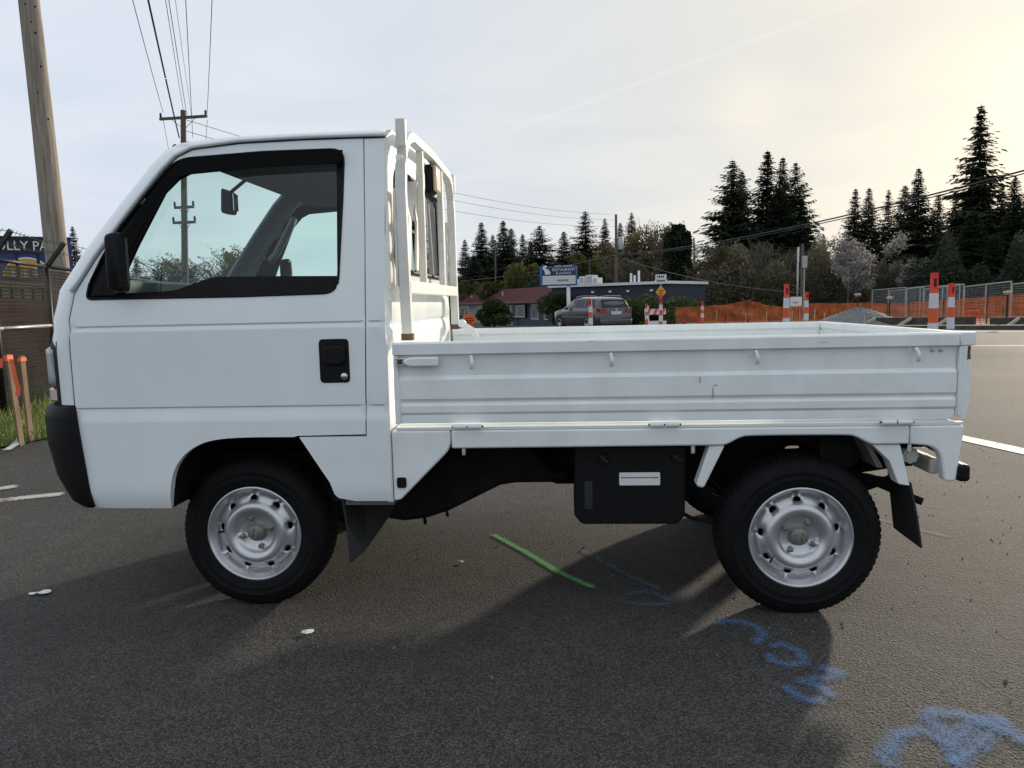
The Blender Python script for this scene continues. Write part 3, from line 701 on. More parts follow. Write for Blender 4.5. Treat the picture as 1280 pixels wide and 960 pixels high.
# folding stay of the far post
for y in (yb,):
    bar([(.60, y-.02, .975), (.665, y-.02, .935), (.74, y-.02, .80)], .02, 'stay', 'bedpaint', dp=.03)
    b = MB(); b.lathe([(0, -.03), (.018, -.03), (.02, -.026), (.02, -.01)], 16, 'y', (.615, y-.01, .972)); b.build('stay_knob', M['bedpaint'], rack, smooth=True, angle=40)
# work lamp
b = MB(); b.box((.55, .70, 1.53), (.582, .82, 1.645)); wl = b.build('work_lamp', M['black'], rack, bevel=.01)
b = MB(); b.box((.5835, .705, 1.535), (.60, .815, 1.640)); b.build('lamp_lens', M['lampface'], wl, bevel=.01)
# rear lamps on the tail
for y in (.16, W-.16):
    b = MB(); b.box((2.36, y-.08, .53), (2.392, y+.08, .62)); b.build('tail_lamp', M['red'], truck, bevel=.008)
b = MB(); b.box((2.34, .12, .46), (2.372, W-.12, .515)); b.build('rear_bumper_bar', M['bedpaint'], truck, bevel=.008)
# ------------------------------------------------------------------ ground
def asphalt(name, c0=(.014, .0128, .0112), c1=(.104, .097, .087), sc=210):
    m = bpy.data.materials.new(name); m.use_nodes = True; t = m.node_tree; b = t.nodes['Principled BSDF']
    g = t.nodes.new('ShaderNodeTexCoord'); v = t.nodes.new('ShaderNodeTexVoronoi'); v.inputs['Scale'].default_value = sc*.55
    n1 = t.nodes.new('ShaderNodeTexNoise'); n1.inputs['Scale'].default_value = sc; n1.inputs['Detail'].default_value = 5
    n2 = t.nodes.new('ShaderNodeTexNoise'); n2.inputs['Scale'].default_value = .7; n2.inputs['Detail'].default_value = 6
    n3 = t.nodes.new('ShaderNodeTexNoise'); n3.inputs['Scale'].default_value = 9; n3.inputs['Detail'].default_value = 5
    for n in (v, n1, n2, n3): t.links.new(g.outputs['Object'], n.inputs['Vector'])
    r = t.nodes.new('ShaderNodeValToRGB'); r.color_ramp.elements[0].position = .36; r.color_ramp.elements[1].position = .72
    r.color_ramp.elements[0].color = (*c0, 1); r.color_ramp.elements[1].color = (*c1, 1); t.links.new(n1.outputs[0], r.inputs[0])
    vc = t.nodes.new('ShaderNodeTexVoronoi'); vc.inputs['Scale'].default_value = 170; t.links.new(g.outputs['Object'], vc.inputs['Vector']); sx = t.nodes.new('ShaderNodeSeparateColor'); t.links.new(vc.outputs['Color'], sx.inputs[0])
    def mul(a, bsock, lo, hi):
        mr = t.nodes.new('ShaderNodeMapRange'); mr.inputs[1].default_value = .3; mr.inputs[2].default_value = .7; mr.inputs[3].default_value = lo; mr.inputs[4].default_value = hi
        t.links.new(bsock, mr.inputs[0]); x = t.nodes.new('ShaderNodeMix'); x.data_type = 'RGBA'; x.blend_type = 'MULTIPLY'; x.inputs[0].default_value = 1
        t.links.new(a, x.inputs[6]); t.links.new(mr.outputs[0], x.inputs[7]); return x.outputs[2]
    c = mul(r.outputs[0], n2.outputs[0], .68, 1.22); c = mul(c, n3.outputs[0], .85, 1.12); c = mul(c, sx.outputs[0], .60, 1.38)
    t.links.new(c, b.inputs['Base Color']); b.inputs['Roughness'].default_value = .85; b.inputs['Specular IOR Level'].default_value = .35
    bp = t.nodes.new('ShaderNodeBump'); bp.inputs['Strength'].default_value = .55; bp.inputs['Distance'].default_value = .004
    t.links.new(v.outputs['Distance'], bp.inputs['Height'])
    bp2 = t.nodes.new('ShaderNodeBump'); bp2.inputs['Strength'].default_value = .22; bp2.inputs['Distance'].default_value = .008; t.links.new(n3.outputs[0], bp2.inputs['Height'])
    t.links.new(bp.outputs[0], bp2.inputs['Normal']); t.links.new(bp2.outputs[0], b.inputs['Normal'])
    return m
M['asphalt'] = asphalt('asphalt')
M['dirt'] = mat('dirt', (.20, .165, .125), .95, var=.4, scale=1.2, bump=.6, bscale=14)
M['soil'] = mat('field', (.07, .075, .035), .95, var=.4, scale=.6, bump=.5, bscale=6)
M['linewhite'] = mat('road_paint', (.55, .53, .48), .7, var=.25, scale=30)
def sheet(name, pts, z, m, label=None, **k):
    o = link(name, mesh(name, [(x, y, z) for x, y in pts], [tuple(range(len(pts)))], m)); tag(o, label, **k); return o
def gz(y): return 0.0 if y < 24 else (-(y-24)*1.25/56 if y < 80 else -1.25)
yb_ = [-900, -60, 24, 80, 200, 900]
link('ground', mesh('ground', [(x, y, gz(y)-.012) for y in yb_ for x in (-900, 900)], [(2*i, 2*i+1, 2*i+3, 2*i+2) for i in range(5)], M['soil']))['kind'] = 'structure'
def base(px, dist, dz=0):
    p = gnd(px, dist); p.z = gz(p.y)+dz; return p
P2 = lambda p: (p.x, p.y)
def terrain(name, pts, dz, m, step=6):
    o = plate(name, pts, [], lambda x, y: (x, y, gz(y)+dz), m, None, step, rows=[24.0]); o['kind'] = 'structure'; return o
terrain('asphalt_lot', [(-70, -60), (60, -60), (60, 24-15.5), (24, 16.6), (13, 21.3), (9, 24), (9, 76), (-70, 76), (-70, 24)], -.004, M['asphalt'])
# ------------------------------------------------------------------ road edge on the right, lines and paint on the asphalt
M['concrete'] = mat('concrete', (.38, .36, .32), .9, var=.2, scale=3, bump=.2)
M['yellowline'] = mat('yellow_road_paint', (.48, .38, .20), .7, var=.3, scale=20)
M['wood'] = mat('raw_wood', (.22, .15, .09), .8, var=.4, scale=5, stretch=(8, 8, 1))
M['palewood'] = mat('pale_wood', (.50, .42, .30), .8, var=.25, scale=6)
M['formboard'] = mat('weathered_board', (.07, .062, .055), .85, var=.4, scale=4)
def stripe(name, a, b_, wd, z, m, label, cat):
    a, b_ = Vector(a), Vector(b_); n = (b_-a).normalized(); n = Vector((-n.y, n.x))*wd/2
    return sheet(name, [tuple(a+n), tuple(b_+n), tuple(b_-n), tuple(a-n)], z, m, label, cat=cat)
stripe('lane_line', (3.55, 5.1), (5.2, -.9), .17, .0, M['linewhite'], 'wide worn white line painted on the asphalt behind the truck tailgate', 'road line')
stripe('edge_line', (2.0, 16.2), (30, 7.4), .13, .0, M['yellowline'], 'faded yellowish line running along the far side of the road', 'road line')
dk = Vector((.871, -.491)); k0 = Vector((13.26, 21.08)); pk = lambda t, o=0: (k0.x+dk.x*t-dk.y*o, k0.y+dk.y*t+dk.x*o)
sheet('gutter', [pk(-4, -1.5), pk(40, -1.5), pk(40, -.25), pk(-4, -.25)], .0, M['concrete'], kind='structure')
v = [(*pk(t, o), z) for t in (-4, 40) for o, z in ((-.2, -.01), (-.2, .13), (.05, .14), (.05, -.01))]
o = link('kerb', mesh('kerb', v, [(0, 4, 5, 1), (1, 5, 6, 2), (2, 6, 7, 3), (0, 1, 2, 3), (4, 7, 6, 5)], M['formboard'])); o['kind'] = 'structure'
terrain('dirt_lot', [pk(-4, .05), pk(50, .05), (60, 30), (60, 70), (10, 70), (10, 24)], .004, M['dirt'], 4)
def spray(name, col, dens=.55, sc=70):
    m = bpy.data.materials.new(name); m.use_nodes = True; t = m.node_tree; b = t.nodes['Principled BSDF']; b.inputs['Base Color'].default_value = (*col, 1); b.inputs['Roughness'].default_value = .85
    g = t.nodes.new('ShaderNodeTexCoord'); n = t.nodes.new('ShaderNodeTexNoise'); n.inputs['Scale'].default_value = sc; n.inputs['Detail'].default_value = 4; n.inputs['Roughness'].default_value = .7
    t.links.new(g.outputs['Object'], n.inputs['Vector'])
    at_ = t.nodes.new('ShaderNodeAttribute'); at_.attribute_name = 'edge'
    a = t.nodes.new('ShaderNodeMath'); a.operation = 'ADD'; t.links.new(n.outputs[0], a.inputs[0]); t.links.new(at_.outputs['Fac'], a.inputs[1])
    r = t.nodes.new('ShaderNodeMapRange'); r.inputs[1].default_value = 1.55-dens; r.inputs[2].default_value = 1.85-dens; t.links.new(a.outputs[0], r.inputs[0])
    r.inputs[4].default_value = .72; t.links.new(r.outputs[0], b.inputs['Alpha']); return m
def ray_ground(px, py):
    d = _F + _R*((px-640)/FPX) - _U*((py-480)/FPX); p = CAM + d*(-CAM.z/d.z); return Vector((p.x, p.y))
def spraymark(name, strokes, wd, m, label, z=.001):
    """soft-edged spray strokes; 'edge' fades the paint out across the stroke"""
    v = []; f = []; ed = []; e_ = empty(name, (0, 0, 0)) if False else None
    for li, st in enumerate(strokes):
        pts = resample([tuple(p) for p in st], .03, False); k = len(pts); o = len(v)
        for i, p in enumerate(pts):
            t = (Vector(pts[min(i+1, k-1)])-Vector(pts[max(0, i-1)])).normalized(); n = Vector((-t.y, t.x))
            for q, e in ((-1, 0), (-.5, .5), (0, .66), (.5, .51), (1, 0)):
                v.append((p[0]+n.x*q*wd/2, p[1]+n.y*q*wd/2, z+.0005*li)); ed.append(e*(1 if 0 < i < k-1 else .4))
        f += [(o+i*5+j, o+i*5+j+1, o+i*5+j+6, o+i*5+j+5) for i in range(k-1) for j in range(4)]
    me = mesh(name, v, f, m); a = me.attributes.new('edge', 'FLOAT', 'POINT'); a.data.foreach_set('value', ed)
    return tag(link(name, me), label, 'paint mark')
blue = spray('blue_spray', (.10, .21, .40), .59, 150); blue2 = spray('faint_blue_spray', (.10, .18, .30), .56, 150)
R_ = ray_ground
def S_(*px): return [R_(*p) for p in px]
spraymark('blue_arrow_mark', [S_((775, 745), (812, 738), (845, 755)), S_((845, 755), (800, 756), (778, 750)), S_((722, 685), (770, 712), (830, 740))], .08, blue2, 'faint blue triangular spray mark on asphalt beneath the truck bed')
spraymark('blue_numeral_mark', [S_((888, 783), (905, 776), (925, 777), (945, 783), (955, 793), (945, 803), (930, 804)), S_((958, 812), (975, 805), (1000, 815), (1005, 828), (985, 832), (965, 825), (960, 813)), S_((1010, 830), (1045, 840), (1060, 850))], .085, blue, 'blue spray-painted scrawl starting beside the rear tyre')
spraymark('blue_loop_mark', [S_((978, 850), (1000, 852), (1045, 845), (1062, 836)), S_((978, 852), (990, 866), (1010, 876), (1045, 874)), S_((1000, 850), (1030, 862), (1050, 878)), S_((1085, 862), (1110, 870))], .09, blue, 'blue looped spray mark between the tyre scrawl and the large blue cross')
spraymark('blue_cross_mark', [S_((1110, 945), (1120, 920), (1150, 912), (1190, 930), (1215, 905), (1260, 893)), S_((1145, 885), (1180, 915), (1200, 955), (1215, 985)), S_((1260, 895), (1225, 930), (1180, 960)), S_((1110, 930), (1108, 965)), S_((1140, 890), (1200, 893), (1265, 915), (1290, 940))], .11, blue, 'large blue crossed and circled spray mark on the sunlit asphalt')
spraymark('green_line_mark', [S_((614, 667), (655, 689), (700, 716), (745, 736))], .055, spray('green_spray', (.12, .50, .15), .74, 140), 'bright green spray line on the asphalt under the truck')
spraymark('orange_line_mark', [S_((1095, 648), (1140, 660), (1195, 673))], .05, spray('orange_spray', (.50, .20, .12), .56, 110), 'faint orange spray line on the asphalt behind the rear mud flap')
spraymark('white_mark', [S_((-10, 627), (30, 622), (82, 617)), S_((-10, 612), (25, 607))], .16, spray('white_spray', (.6, .58, .54), .78, 60), 'scuffed white spray mark on asphalt ahead of the front bumper')
spraymark('red_mark', [S_((-10, 634), (14, 622))], .07, spray('red_spray', (.45, .10, .07), .6, 40), 'short red spray mark beside the white scuffed mark')
spraymark('white_stake_mark', [S_((8, 566), (18, 560), (28, 548))], .09, spray('white_spray2', (.7, .7, .66), .8, 40), 'white spray dash at the grass edge by the wooden stakes', z=.022)
# litter
for (px, py, s, lb) in ((41, 743, .018, 'tiny white paper scrap on asphalt next to a round white one'), (55, 741, .030, 'round white flattened scrap on asphalt ahead of the front tyre'), (384, 791, .026, 'small white paper scrap on asphalt below the front tyre'), (577, 703, .016, 'pale pebble-sized scrap on asphalt below the fuel tank')):
    p = R_(px, py); v = [(p.x+s*(.7+.3*random.random())*cos(a), p.y+s*.8*(.7+.4*random.random())*sin(a), .003+.004*random.random()) for a in [2*pi*i/9 for i in range(9)]]+[(p.x, p.y, .009)]
    tag(link('litter', mesh('litter', v, [(i, (i+1) % 9, 9) for i in range(9)], M['white'])), lb, 'litter')
rnd = random.Random(3); v = []; f = []
for i in range(900):
    x = rnd.uniform(-2.5, 4.5); y = rnd.uniform(-1.6, 4); s = rnd.uniform(.002, .005)*(1 if rnd.random() < .93 else 2); o = len(v); a0 = rnd.random()*6
    v += [(x+s*cos(a0+2.1*k), y+s*sin(a0+2.1*k), -.003) for k in range(3)]+[(x, y, s*.8)]; f += [(o, o+1, o+3), (o+1, o+2, o+3), (o+2, o, o+3)]
tag(link('loose_grit', mesh('loose_grit', v, f, mat('grit', (.18, .165, .15), .9, var=.5, scale=40))), 'loose grit scattered over the asphalt', 'grit', kind='stuff')

# ------------------------------------------------------------------ left verge: grass, fence, stakes, sign, pole
M['grassbase'] = mat('grass_ground', (.05, .075, .018), .95, var=.5, scale=7)
gp_ = [(-14, -1.0), (-5, 2.45), (-3.55, 3.12), (-3.40, 3.3), (-3.30, 3.8), (-3.0, 6.0), (-2.4, 9.5), (-2.0, 13), (-20, 13)]
sheet('grass_verge', gp_, .008, M['grassbase'], kind='structure')
v = []; f = []; rnd = random.Random(5)
for i in range(42000):
    x = rnd.uniform(-7.5, -2.3); y = rnd.uniform(2.2, 8.3)
    if not ins(gp_, x, y): continue
    h = rnd.uniform(.05, .17)*(1.6 if rnd.random() < .1 else 1); a = rnd.random()*6.28; wd = .005; lx, ly = rnd.gauss(0, .04), rnd.gauss(0, .04); o = len(v)
    v += [(x-wd*cos(a), y-wd*sin(a), .006), (x+wd*cos(a), y+wd*sin(a), .006), (x+lx*.5, y+ly*.5, h*.65), (x+lx, y+ly, h)]; f += [(o, o+1, o+2), (o+1, o+3, o+2)]
tag(link('grass', mesh('grass', v, f, mat('grass_blades', (.26, .31, .08), .7, col2=(.15, .20, .05), scale=1.5))), 'rough green grass along the foot of the mesh fence', 'grass', kind='stuff')
def netmat(name, col, cu, cv, fill, rough=.8, tone=.3):
    m = bpy.data.materials.new(name); m.use_nodes = True; t = m.node_tree; b = t.nodes['Principled BSDF']; b.inputs['Roughness'].default_value = rough; b.inputs['Specular IOR Level'].default_value = .15
    uv = t.nodes.new('ShaderNodeUVMap'); s = t.nodes.new('ShaderNodeSeparateXYZ'); t.links.new(uv.outputs[0], s.inputs[0])
    def cell(sock, c):
        a = t.nodes.new('ShaderNodeMath'); a.operation = 'DIVIDE'; a.inputs[1].default_value = c; t.links.new(sock, a.inputs[0])
        q = t.nodes.new('ShaderNodeMath'); q.operation = 'FRACT'; t.links.new(a.outputs[0], q.inputs[0])
        r = t.nodes.new('ShaderNodeMath'); r.operation = 'LESS_THAN'; r.inputs[1].default_value = fill; t.links.new(q.outputs[0], r.inputs[0]); return r.outputs[0]
    mx = t.nodes.new('ShaderNodeMath'); mx.operation = 'MAXIMUM'; t.links.new(cell(s.outputs[0], cu), mx.inputs[0]); t.links.new(cell(s.outputs[1], cv), mx.inputs[1])
    t.links.new(mx.outputs[0], b.inputs['Alpha'])
    n = t.nodes.new('ShaderNodeTexNoise'); n.inputs['Scale'].default_value = 2.5; n.inputs['Detail'].default_value = 5; t.links.new(uv.outputs[0], n.inputs['Vector'])
    r = t.nodes.new('ShaderNodeValToRGB'); r.color_ramp.elements[0].position = .3; r.color_ramp.elements[1].position = .7
    r.color_ramp.elements[0].color = (*[c*(1-tone) for c in col], 1); r.color_ramp.elements[1].color = (*[min(1, c*(1+tone)) for c in col], 1)
    t.links.new(n.outputs[0], r.inputs[0]); t.links.new(r.outputs[0], b.inputs['Base Color']); return m
def netsheet(name, line, htop, hbot, m, parent, wav=.0, nz=6, step=.25):
    """hanging net along a ground polyline; htop a function of the run length"""
    pts = resample([tuple(p) for p in line], step, False); v = []; uvs = []; L_ = 0; rr = random.Random(len(pts))
    for i, p in enumerate(pts):
        if i: L_ += (Vector(p)-Vector(pts[i-1])).length
        for j in range(nz+1):
            z = hbot+(htop(L_)-hbot)*j/nz; w_ = wav*(sin(L_*2.3+j*.9)+.6*sin(L_*5.1+j*2))*(1 if 0 < j < nz else .3)
            v.append((p[0]+w_*.4, p[1]+w_, z+gz(p[1]))); uvs.append((L_, z))
    n = nz+1; f = [(i*n+j, (i+1)*n+j, (i+1)*n+j+1, i*n+j+1) for i in range(len(pts)-1) for j in range(nz)]
    me = mesh(name, v, f, m, smooth=True); ul = me.uv_layers.new(name='UVMap')
    for lp in me.loops: ul.data[lp.index].uv = uvs[lp.vertex_index]
    return link(name, me, parent)
M['galv'] = mat('galvanised', (.42, .42, .41), .5, .6, var=.2, scale=12)
M['blackiron'] = mat('black_steel', (.012, .012, .012), .5, var=.3)
fA, fB, fC = gnd(-160, 7.6), gnd(0, 9.2), gnd(62, 10.45); fD = fC+(fC-fB).normalized()*7
fline = [(p.x, p.y) for p in (fA, fB, fC, fD)]
fence = empty('mesh_fence', (fC.x, fC.y, 0), 0, 'black windscreen-covered chain-link fence with barbed wire arms beside the grass', 'fence')
FT = 1.60
def toP(o, par):  # keep world placement under a moved parent
    o.parent = par; o.matrix_parent_inverse = Matrix.Translation(par.location).inverted() if par.type == 'EMPTY' else Matrix.Identity(4); return o
toP(netsheet('windscreen_mesh', fline, lambda l: FT-.03, .06, netmat('black_shade_mesh', (.010, .0095, .009), .036, .036, .50, tone=.8), None, .03, 10), fence)
toP(netsheet('chain_link', [(x+.02, y-.07) for x, y in fline], lambda l: FT, .04, netmat('chain_wire', (.015, .015, .015), .055, .055, .10), None, .0), fence)
for a, b_, k in ((fA, fB, 0), (fB, fC, 1), (fC, fD, 2)):
    for h in (FT+.01, .93):
        b = MB(); b.tube([(a.x, a.y, h), (b_.x, b_.y, h)], .02, 8); toP(b.build('top_rail' if h > 1.5 else 'mid_rail', M['galv'] if h < 1.5 else M['blackiron'], None, smooth=True), fence)
nf = Vector((-(fC-fB).y, (fC-fB).x, 0)).normalized()
armdir = (fC-fB).normalized()
armtips = []
for p in (fA, fB.lerp(fC, -.09), fC, fD):
    b = MB(); b.tube([(p.x, p.y, 0), (p.x, p.y, FT+.04)], .03, 10); po = toP(b.build('post', M['blackiron'], None, smooth=True), fence)
    tip = Vector((p.x, p.y, FT+.02))+Vector((.27, -.05, .25)); armtips.append(tip)
    b = MB(); b.tube([(p.x, p.y, FT), tuple(tip)], 0, flat=(.03, .045)); toP(b.build('barbed_wire_arm', M['blackiron'], None), fence)
for tt in (.98, .6):
    for a, b_, pa, pb in zip(armtips, armtips[1:], (fA, fB, fC), (fB, fC, fD)):
        A = Vector((pa.x, pa.y, FT)).lerp(a, tt); B = Vector((pb.x, pb.y, FT)).lerp(b_, tt); b = MB(); b.tube([A, A.lerp(B, .5)-Vector((0, 0, .03)), B], .004, 5)
        for i in range(16):
            q = A.lerp(B, (i+.5)/16)-Vector((0, 0, .03*(1-abs((i+.5)/8-1)))); b.tube([q-Vector((.015, 0, .02)), q+Vector((.015, 0, .02))], .003, 4)
        ob = b.build('barbed_wire', M['blackiron'], None); ob['kind'] = 'stuff'; toP(ob, fence)
p0 = gnd(-60, 17.5); p1 = gnd(150, 21.5); ux_ = p1-p0  # made-up dark box, put in to darken what shows through the mesh
ct = empty('added_backdrop', (p0.x, p0.y, 0), atan2(ux_.y, ux_.x), 'added dark brown ribbed container standing behind the black mesh fence', 'backdrop'); Lc = ux_.length
M['backdrop'] = mat('backdrop_brown', (.035, .031, .027), .7, var=.4, scale=2)
b = MB(); b.box((0, .03, .1), (Lc, 2.3, 1.72)); b.build('box', M['backdrop'], ct)
for k in range(int(Lc/.3)): b = MB(); b.box((k*.3+.02, 0, .18), (k*.3+.17, .028, 1.62)); b.build('wall_rib', M['backdrop'], ct)
b = MB(); b.box((-.05, -.03, 1.625), (Lc+.05, .0285, 1.76)); b.build('top_rail', M['backdrop'], ct)
b = MB(); b.box((-.05, -.03, 0), (Lc+.05, .0285, .175)); b.build('bottom_rail', M['backdrop'], ct)
# rust-red sloping object stored behind the fence
d0 = 12.6; oc = [at(px, py, d0) for px, py in ((-30, 372), (4, 383), (27, 403), (31, 438), (42, 462), (42, 486), (-30, 492))]
b = MB(); n = len(oc); bk = Vector((.25, .95, 0))*.9; b.add([tuple(p) for p in oc]+[tuple(p+bk) for p in oc], [tuple(range(n)), tuple(range(2*n-1, n-1, -1))]+[(i, (i+1) % n, (i+1) % n+n, i+n) for i in range(n)])
for vv in b.v:
    if vv.z < .25: vv.z = 0
tag(b.build('rusty_hopper', mat('rust_red', (.27, .075, .045), .8, var=.4, scale=4), bevel=.02), 'rust-red sloping metal hopper stored behind the black mesh fence', 'hopper')
# survey stakes
def lath(px0, py0, px1, py1, dist, label, wd=.055):
    a = ray_ground(px0, py0); dd = math.hypot(a.x-CAM.x, a.y-CAM.y); t = at(px1, py1, dd); e = empty('survey_stake', (a.x, a.y, 0), 0, label, 'stake', 'survey stakes at the grass edge')
    b = MB(); b.tube([(0, 0, -.02), (t.x-a.x, t.y-a.y, t.z)], 0, flat=(wd, .018)); b.build('lath', M['wood'], e, bevel=.002)
    return e, Vector((t.x-a.x, t.y-a.y, t.z))
M['ribbon'] = mat('orange_ribbon', (.85, .16, .06), .6, var=.15)
e, t = lath(27, 556, 10, 443, 7, 'wooden survey stake with orange ribbon knot and loose streamer at grass edge')
b = MB(); b.tube([t*.93, t*.99], .0, flat=(.066, .03)); rb = b.build('ribbon', M['ribbon'], e)
b = MB(); b.add([t*.97+Vector((-.03, -.02, 0)), t*.97+Vector((-.12, -.05, -.05)), t*.97+Vector((-.14, -.05, -.12)), t*.97+Vector((-.04, -.02, -.08))], [(0, 1, 2, 3)]); b.build('streamer', M['ribbon'], e)
b = MB(); tl = [t*.95+Vector((.04, -.03, 0)), t*.82+Vector((.055, -.035, 0)), t*.62+Vector((.07, -.035, 0)), t*.55+Vector((.055, -.035, 0))]; b.add([p+Vector((s*.02, 0, 0)) for p in tl for s in (-1, 1)], [(0, 1, 3, 2), (2, 3, 5, 4), (4, 5, 7, 6)]); b.build('streamer', M['ribbon'], e)
e, t = lath(39, 552, 27, 445, 7, 'wooden survey stake with only a small orange tie beside the ribboned one')
b = MB(); b.tube([t*.94, t*.98], .0, flat=(.066, .03)); b.build('ribbon', M['ribbon'], e)
# near wooden utility pole
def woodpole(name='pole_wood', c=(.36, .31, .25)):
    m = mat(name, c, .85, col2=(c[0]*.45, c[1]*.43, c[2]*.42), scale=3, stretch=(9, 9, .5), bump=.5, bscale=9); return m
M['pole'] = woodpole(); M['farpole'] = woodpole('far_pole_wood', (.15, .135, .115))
a = at(88, 470, 13); a.z = 0; tp = at(22, -130, 13.2)
pe = empty('utility_pole', tuple(a), 0, 'weathered bare wooden utility pole leaning beside the mesh fence and blue sign', 'utility pole')
k = 26; b = MB(); ax = tp-a
n = 20; v = []
rr = random.Random(2)
for i in range(k+1):
    p = ax*(i/k); rad = .158-.03*i/k
    for j in range(n):
        an = 2*pi*j/n; q = rad*(1+.02*sin(3*an+i*.4)+.012*rr.uniform(-1, 1)) - (.018 if j == 13 else 0); v.append((p.x+q*cos(an), p.y+q*sin(an), p.z))
b.add(v, [(i*n+j, i*n+(j+1) % n, (i+1)*n+(j+1) % n, (i+1)*n+j) for i in range(k) for j in range(n)]+[tuple(range(k*n, k*n+n))]); b.build('shaft', M['pole'], pe, smooth=True, angle=60)
b = MB()
vw = (CAM-a).normalized(); vw.z = 0; vw.normalize(); sd_ = Vector((-vw.y, vw.x, 0))
for i in range(14):
    t = rr.uniform(.45, .98); s_ = rr.uniform(-.09, .09); c = ax*t+vw*(sqrt(max(0, .14**2-s_*s_))-.004)+sd_*s_; q = rr.uniform(.010, .018); b.add([c+sd_*q*cos(w_)+Vector((0, 0, q*sin(w_)))+vw*.004 for w_ in [2*pi*j/7 for j in range(7)]]+[c+vw*.008], [(j, (j+1) % 7, 7) for j in range(7)])
kk = b.build('knot_hole', M['blackiron'], pe); kk['kind'] = 'stuff'
# blue and black billboard behind the fence
dS = 30; right = (gnd(88, dS)-gnd(0, dS)).normalized()
c0 = at(88, 298, dS); zt = c0.z; zb = at(88, 372, dS).z; so_ = Vector((c0.x, c0.y, 0))
sg = empty('billboard', tuple(so_), 0, 'blue and black roadside sign board with white capital letters behind the mesh fence', 'sign')
sg.rotation_euler = (0, 0, atan2(right.y, right.x))   # local +x along the board to the right
Wd = 5.2
M['signblue'] = mat('sign_blue', (.012, .03, .17), .4, var=.1); M['signblack'] = mat('sign_black', (.008, .008, .009), .4, var=.2); M['signwhite'] = mat('sign_white', (.75, .75, .73), .45, var=.05); M['signyellow'] = mat('sign_yellow', (.62, .36, .04), .5, var=.2)
b = MB(); b.box((-Wd, 0, zb), (-.16, .12, zt-.05)); b.build('board', M['signblue'], sg)
b = MB(); b.box((-Wd, -.015, zt-.52), (-.16, -.002, zt-.052)); b.build('black_band', M['signblack'], sg)
b = MB(); b.box((-.155, -.04, 0), (.0, .16, zt)); b.build('side_frame', M['signblue'], sg)
b = MB(); b.box((-Wd, -.04, zt-.048), (.0, .16, zt+.03)); b.build('top_frame', M['signblack'], sg)
b = MB(); b.box((-Wd, .0, 0), (-Wd+.15, .12, zb-.002)); b.build('leg', M['signblack'], sg)
tx = text_mesh('lettering', 'HOLLY PARK', .43, M['signwhite'], sg, .004); tx.rotation_euler = (pi/2, 0, 0); tx.location = (-1.30, -.022, zt-.285); tx.scale = (.9, 1, 1)
arc = [(-1.30+.66*cos(a_), zt-1.30+.62*sin(a_)) for a_ in [pi*i/20 for i in range(21)]]
b = MB(); b.prism(arc, -.012, -.002); b.build('yellow_arch', M['signyellow'], sg)
b = MB(); b.prism([(-1.30+.70*cos(a_), zt-1.30+.66*sin(a_)) for a_ in [pi*i/20 for i in range(21)]]+[(-1.30+.66*cos(a_), zt-1.30+.62*sin(a_)) for a_ in [pi*i/20 for i in range(20, -1, -1)]], -.016, -.001); b.build('white_arch_edge', M['signwhite'], sg)
for i, x in enumerate((-1.72, -1.58, -1.40, -1.25, -1.08, -.93)):
    b = MB(); b.box((x, -.018, zt-1.28), (x+.075, -.013, zt-.98)); b.build('arch_bar', M['signblue'] if i % 2 else M['signwhite'], sg)
for x in (-1.62, -1.02):
    b = MB(); b.box((x, -.03, zt-1.30), (x+.09, -.019, zt-.56)); b.prism(circle2(x+.045, zt-.50, .08), -.03, -.019); b.build('dark_figure', M['signblack'], sg)

# ------------------------------------------------------------------ poles and wires
def pole_cross(px, topy, dist, arms, r=.15, label='', basey=None, cat='utility pole', lean=0):
    p = base(px, dist); tz = height(px, topy, dist); e = empty('utility_pole', tuple(p), 0, label, cat)
    tp_ = at(px, topy, dist)-p
    b = MB(); b.tube([(0, 0, -.2), tuple(tp_)], [r, r*.72], 10); b.build('shaft', M['farpole'], e, smooth=True, angle=50)
    for (py, wd, ang) in arms:
        z = at(px, py, dist).z-p.z; f_ = z/tp_.z; c = Vector((tp_.x*f_, tp_.y*f_, z)); dx = Vector((cos(ang), sin(ang), 0))*wd/2
        b = MB(); b.tube([c-dx, c+dx], 0, flat=(.10, .12)); ar = b.build('cross_arm', M['farpole'], e)
        for s in (-1, 1):
            b = MB(); b.tube([c+dx*s*.55, c-Vector((0, 0, .55))], .015, 5); b.build('arm_brace', M['galv'], e)
            b = MB(); b.lathe([(.03, .06), (.06, .10), (.05, .16), (.06, .2), (.03, .28)], 10, 'z', tuple(c+dx*s*.95)); b.build('insulator', M['blackiron'], e, smooth=True)
    return e, p, tp_
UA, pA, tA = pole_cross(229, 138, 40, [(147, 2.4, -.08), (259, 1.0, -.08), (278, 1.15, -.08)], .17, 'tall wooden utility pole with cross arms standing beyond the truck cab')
b = MB()
for i, (x, z) in enumerate(((-.5, -1.5), (-.35, -1.75), (.35, -1.45))): b.lathe([(.03, -.2), (.12, -.16), (.14, .1), (.05, .2)], 10, 'z', tuple(tA+Vector((x*.9, -.1, z-.25))))
b.tube([tA+Vector((-.5, -.1, -1.75)), tA+Vector((.6, -.1, -1.6))], .04, 6); b.build('cutout_hardware', M['blackiron'], UA, smooth=True, angle=50)
b = MB(); b.tube([tA+Vector((.1, 0, -1.45)), tA+Vector((.8, .1, -1.55)), tA+Vector((1.5, .1, -1.75))], .03, 6); b.build('side_bracket', M['blackiron'], UA)
UB, pB, tB = pole_cross(770, 268, 80, [], .17, 'grey utility pole with transformer can rising behind the dark building wing')
z_ = at(770, 304, 80).z-pB.z
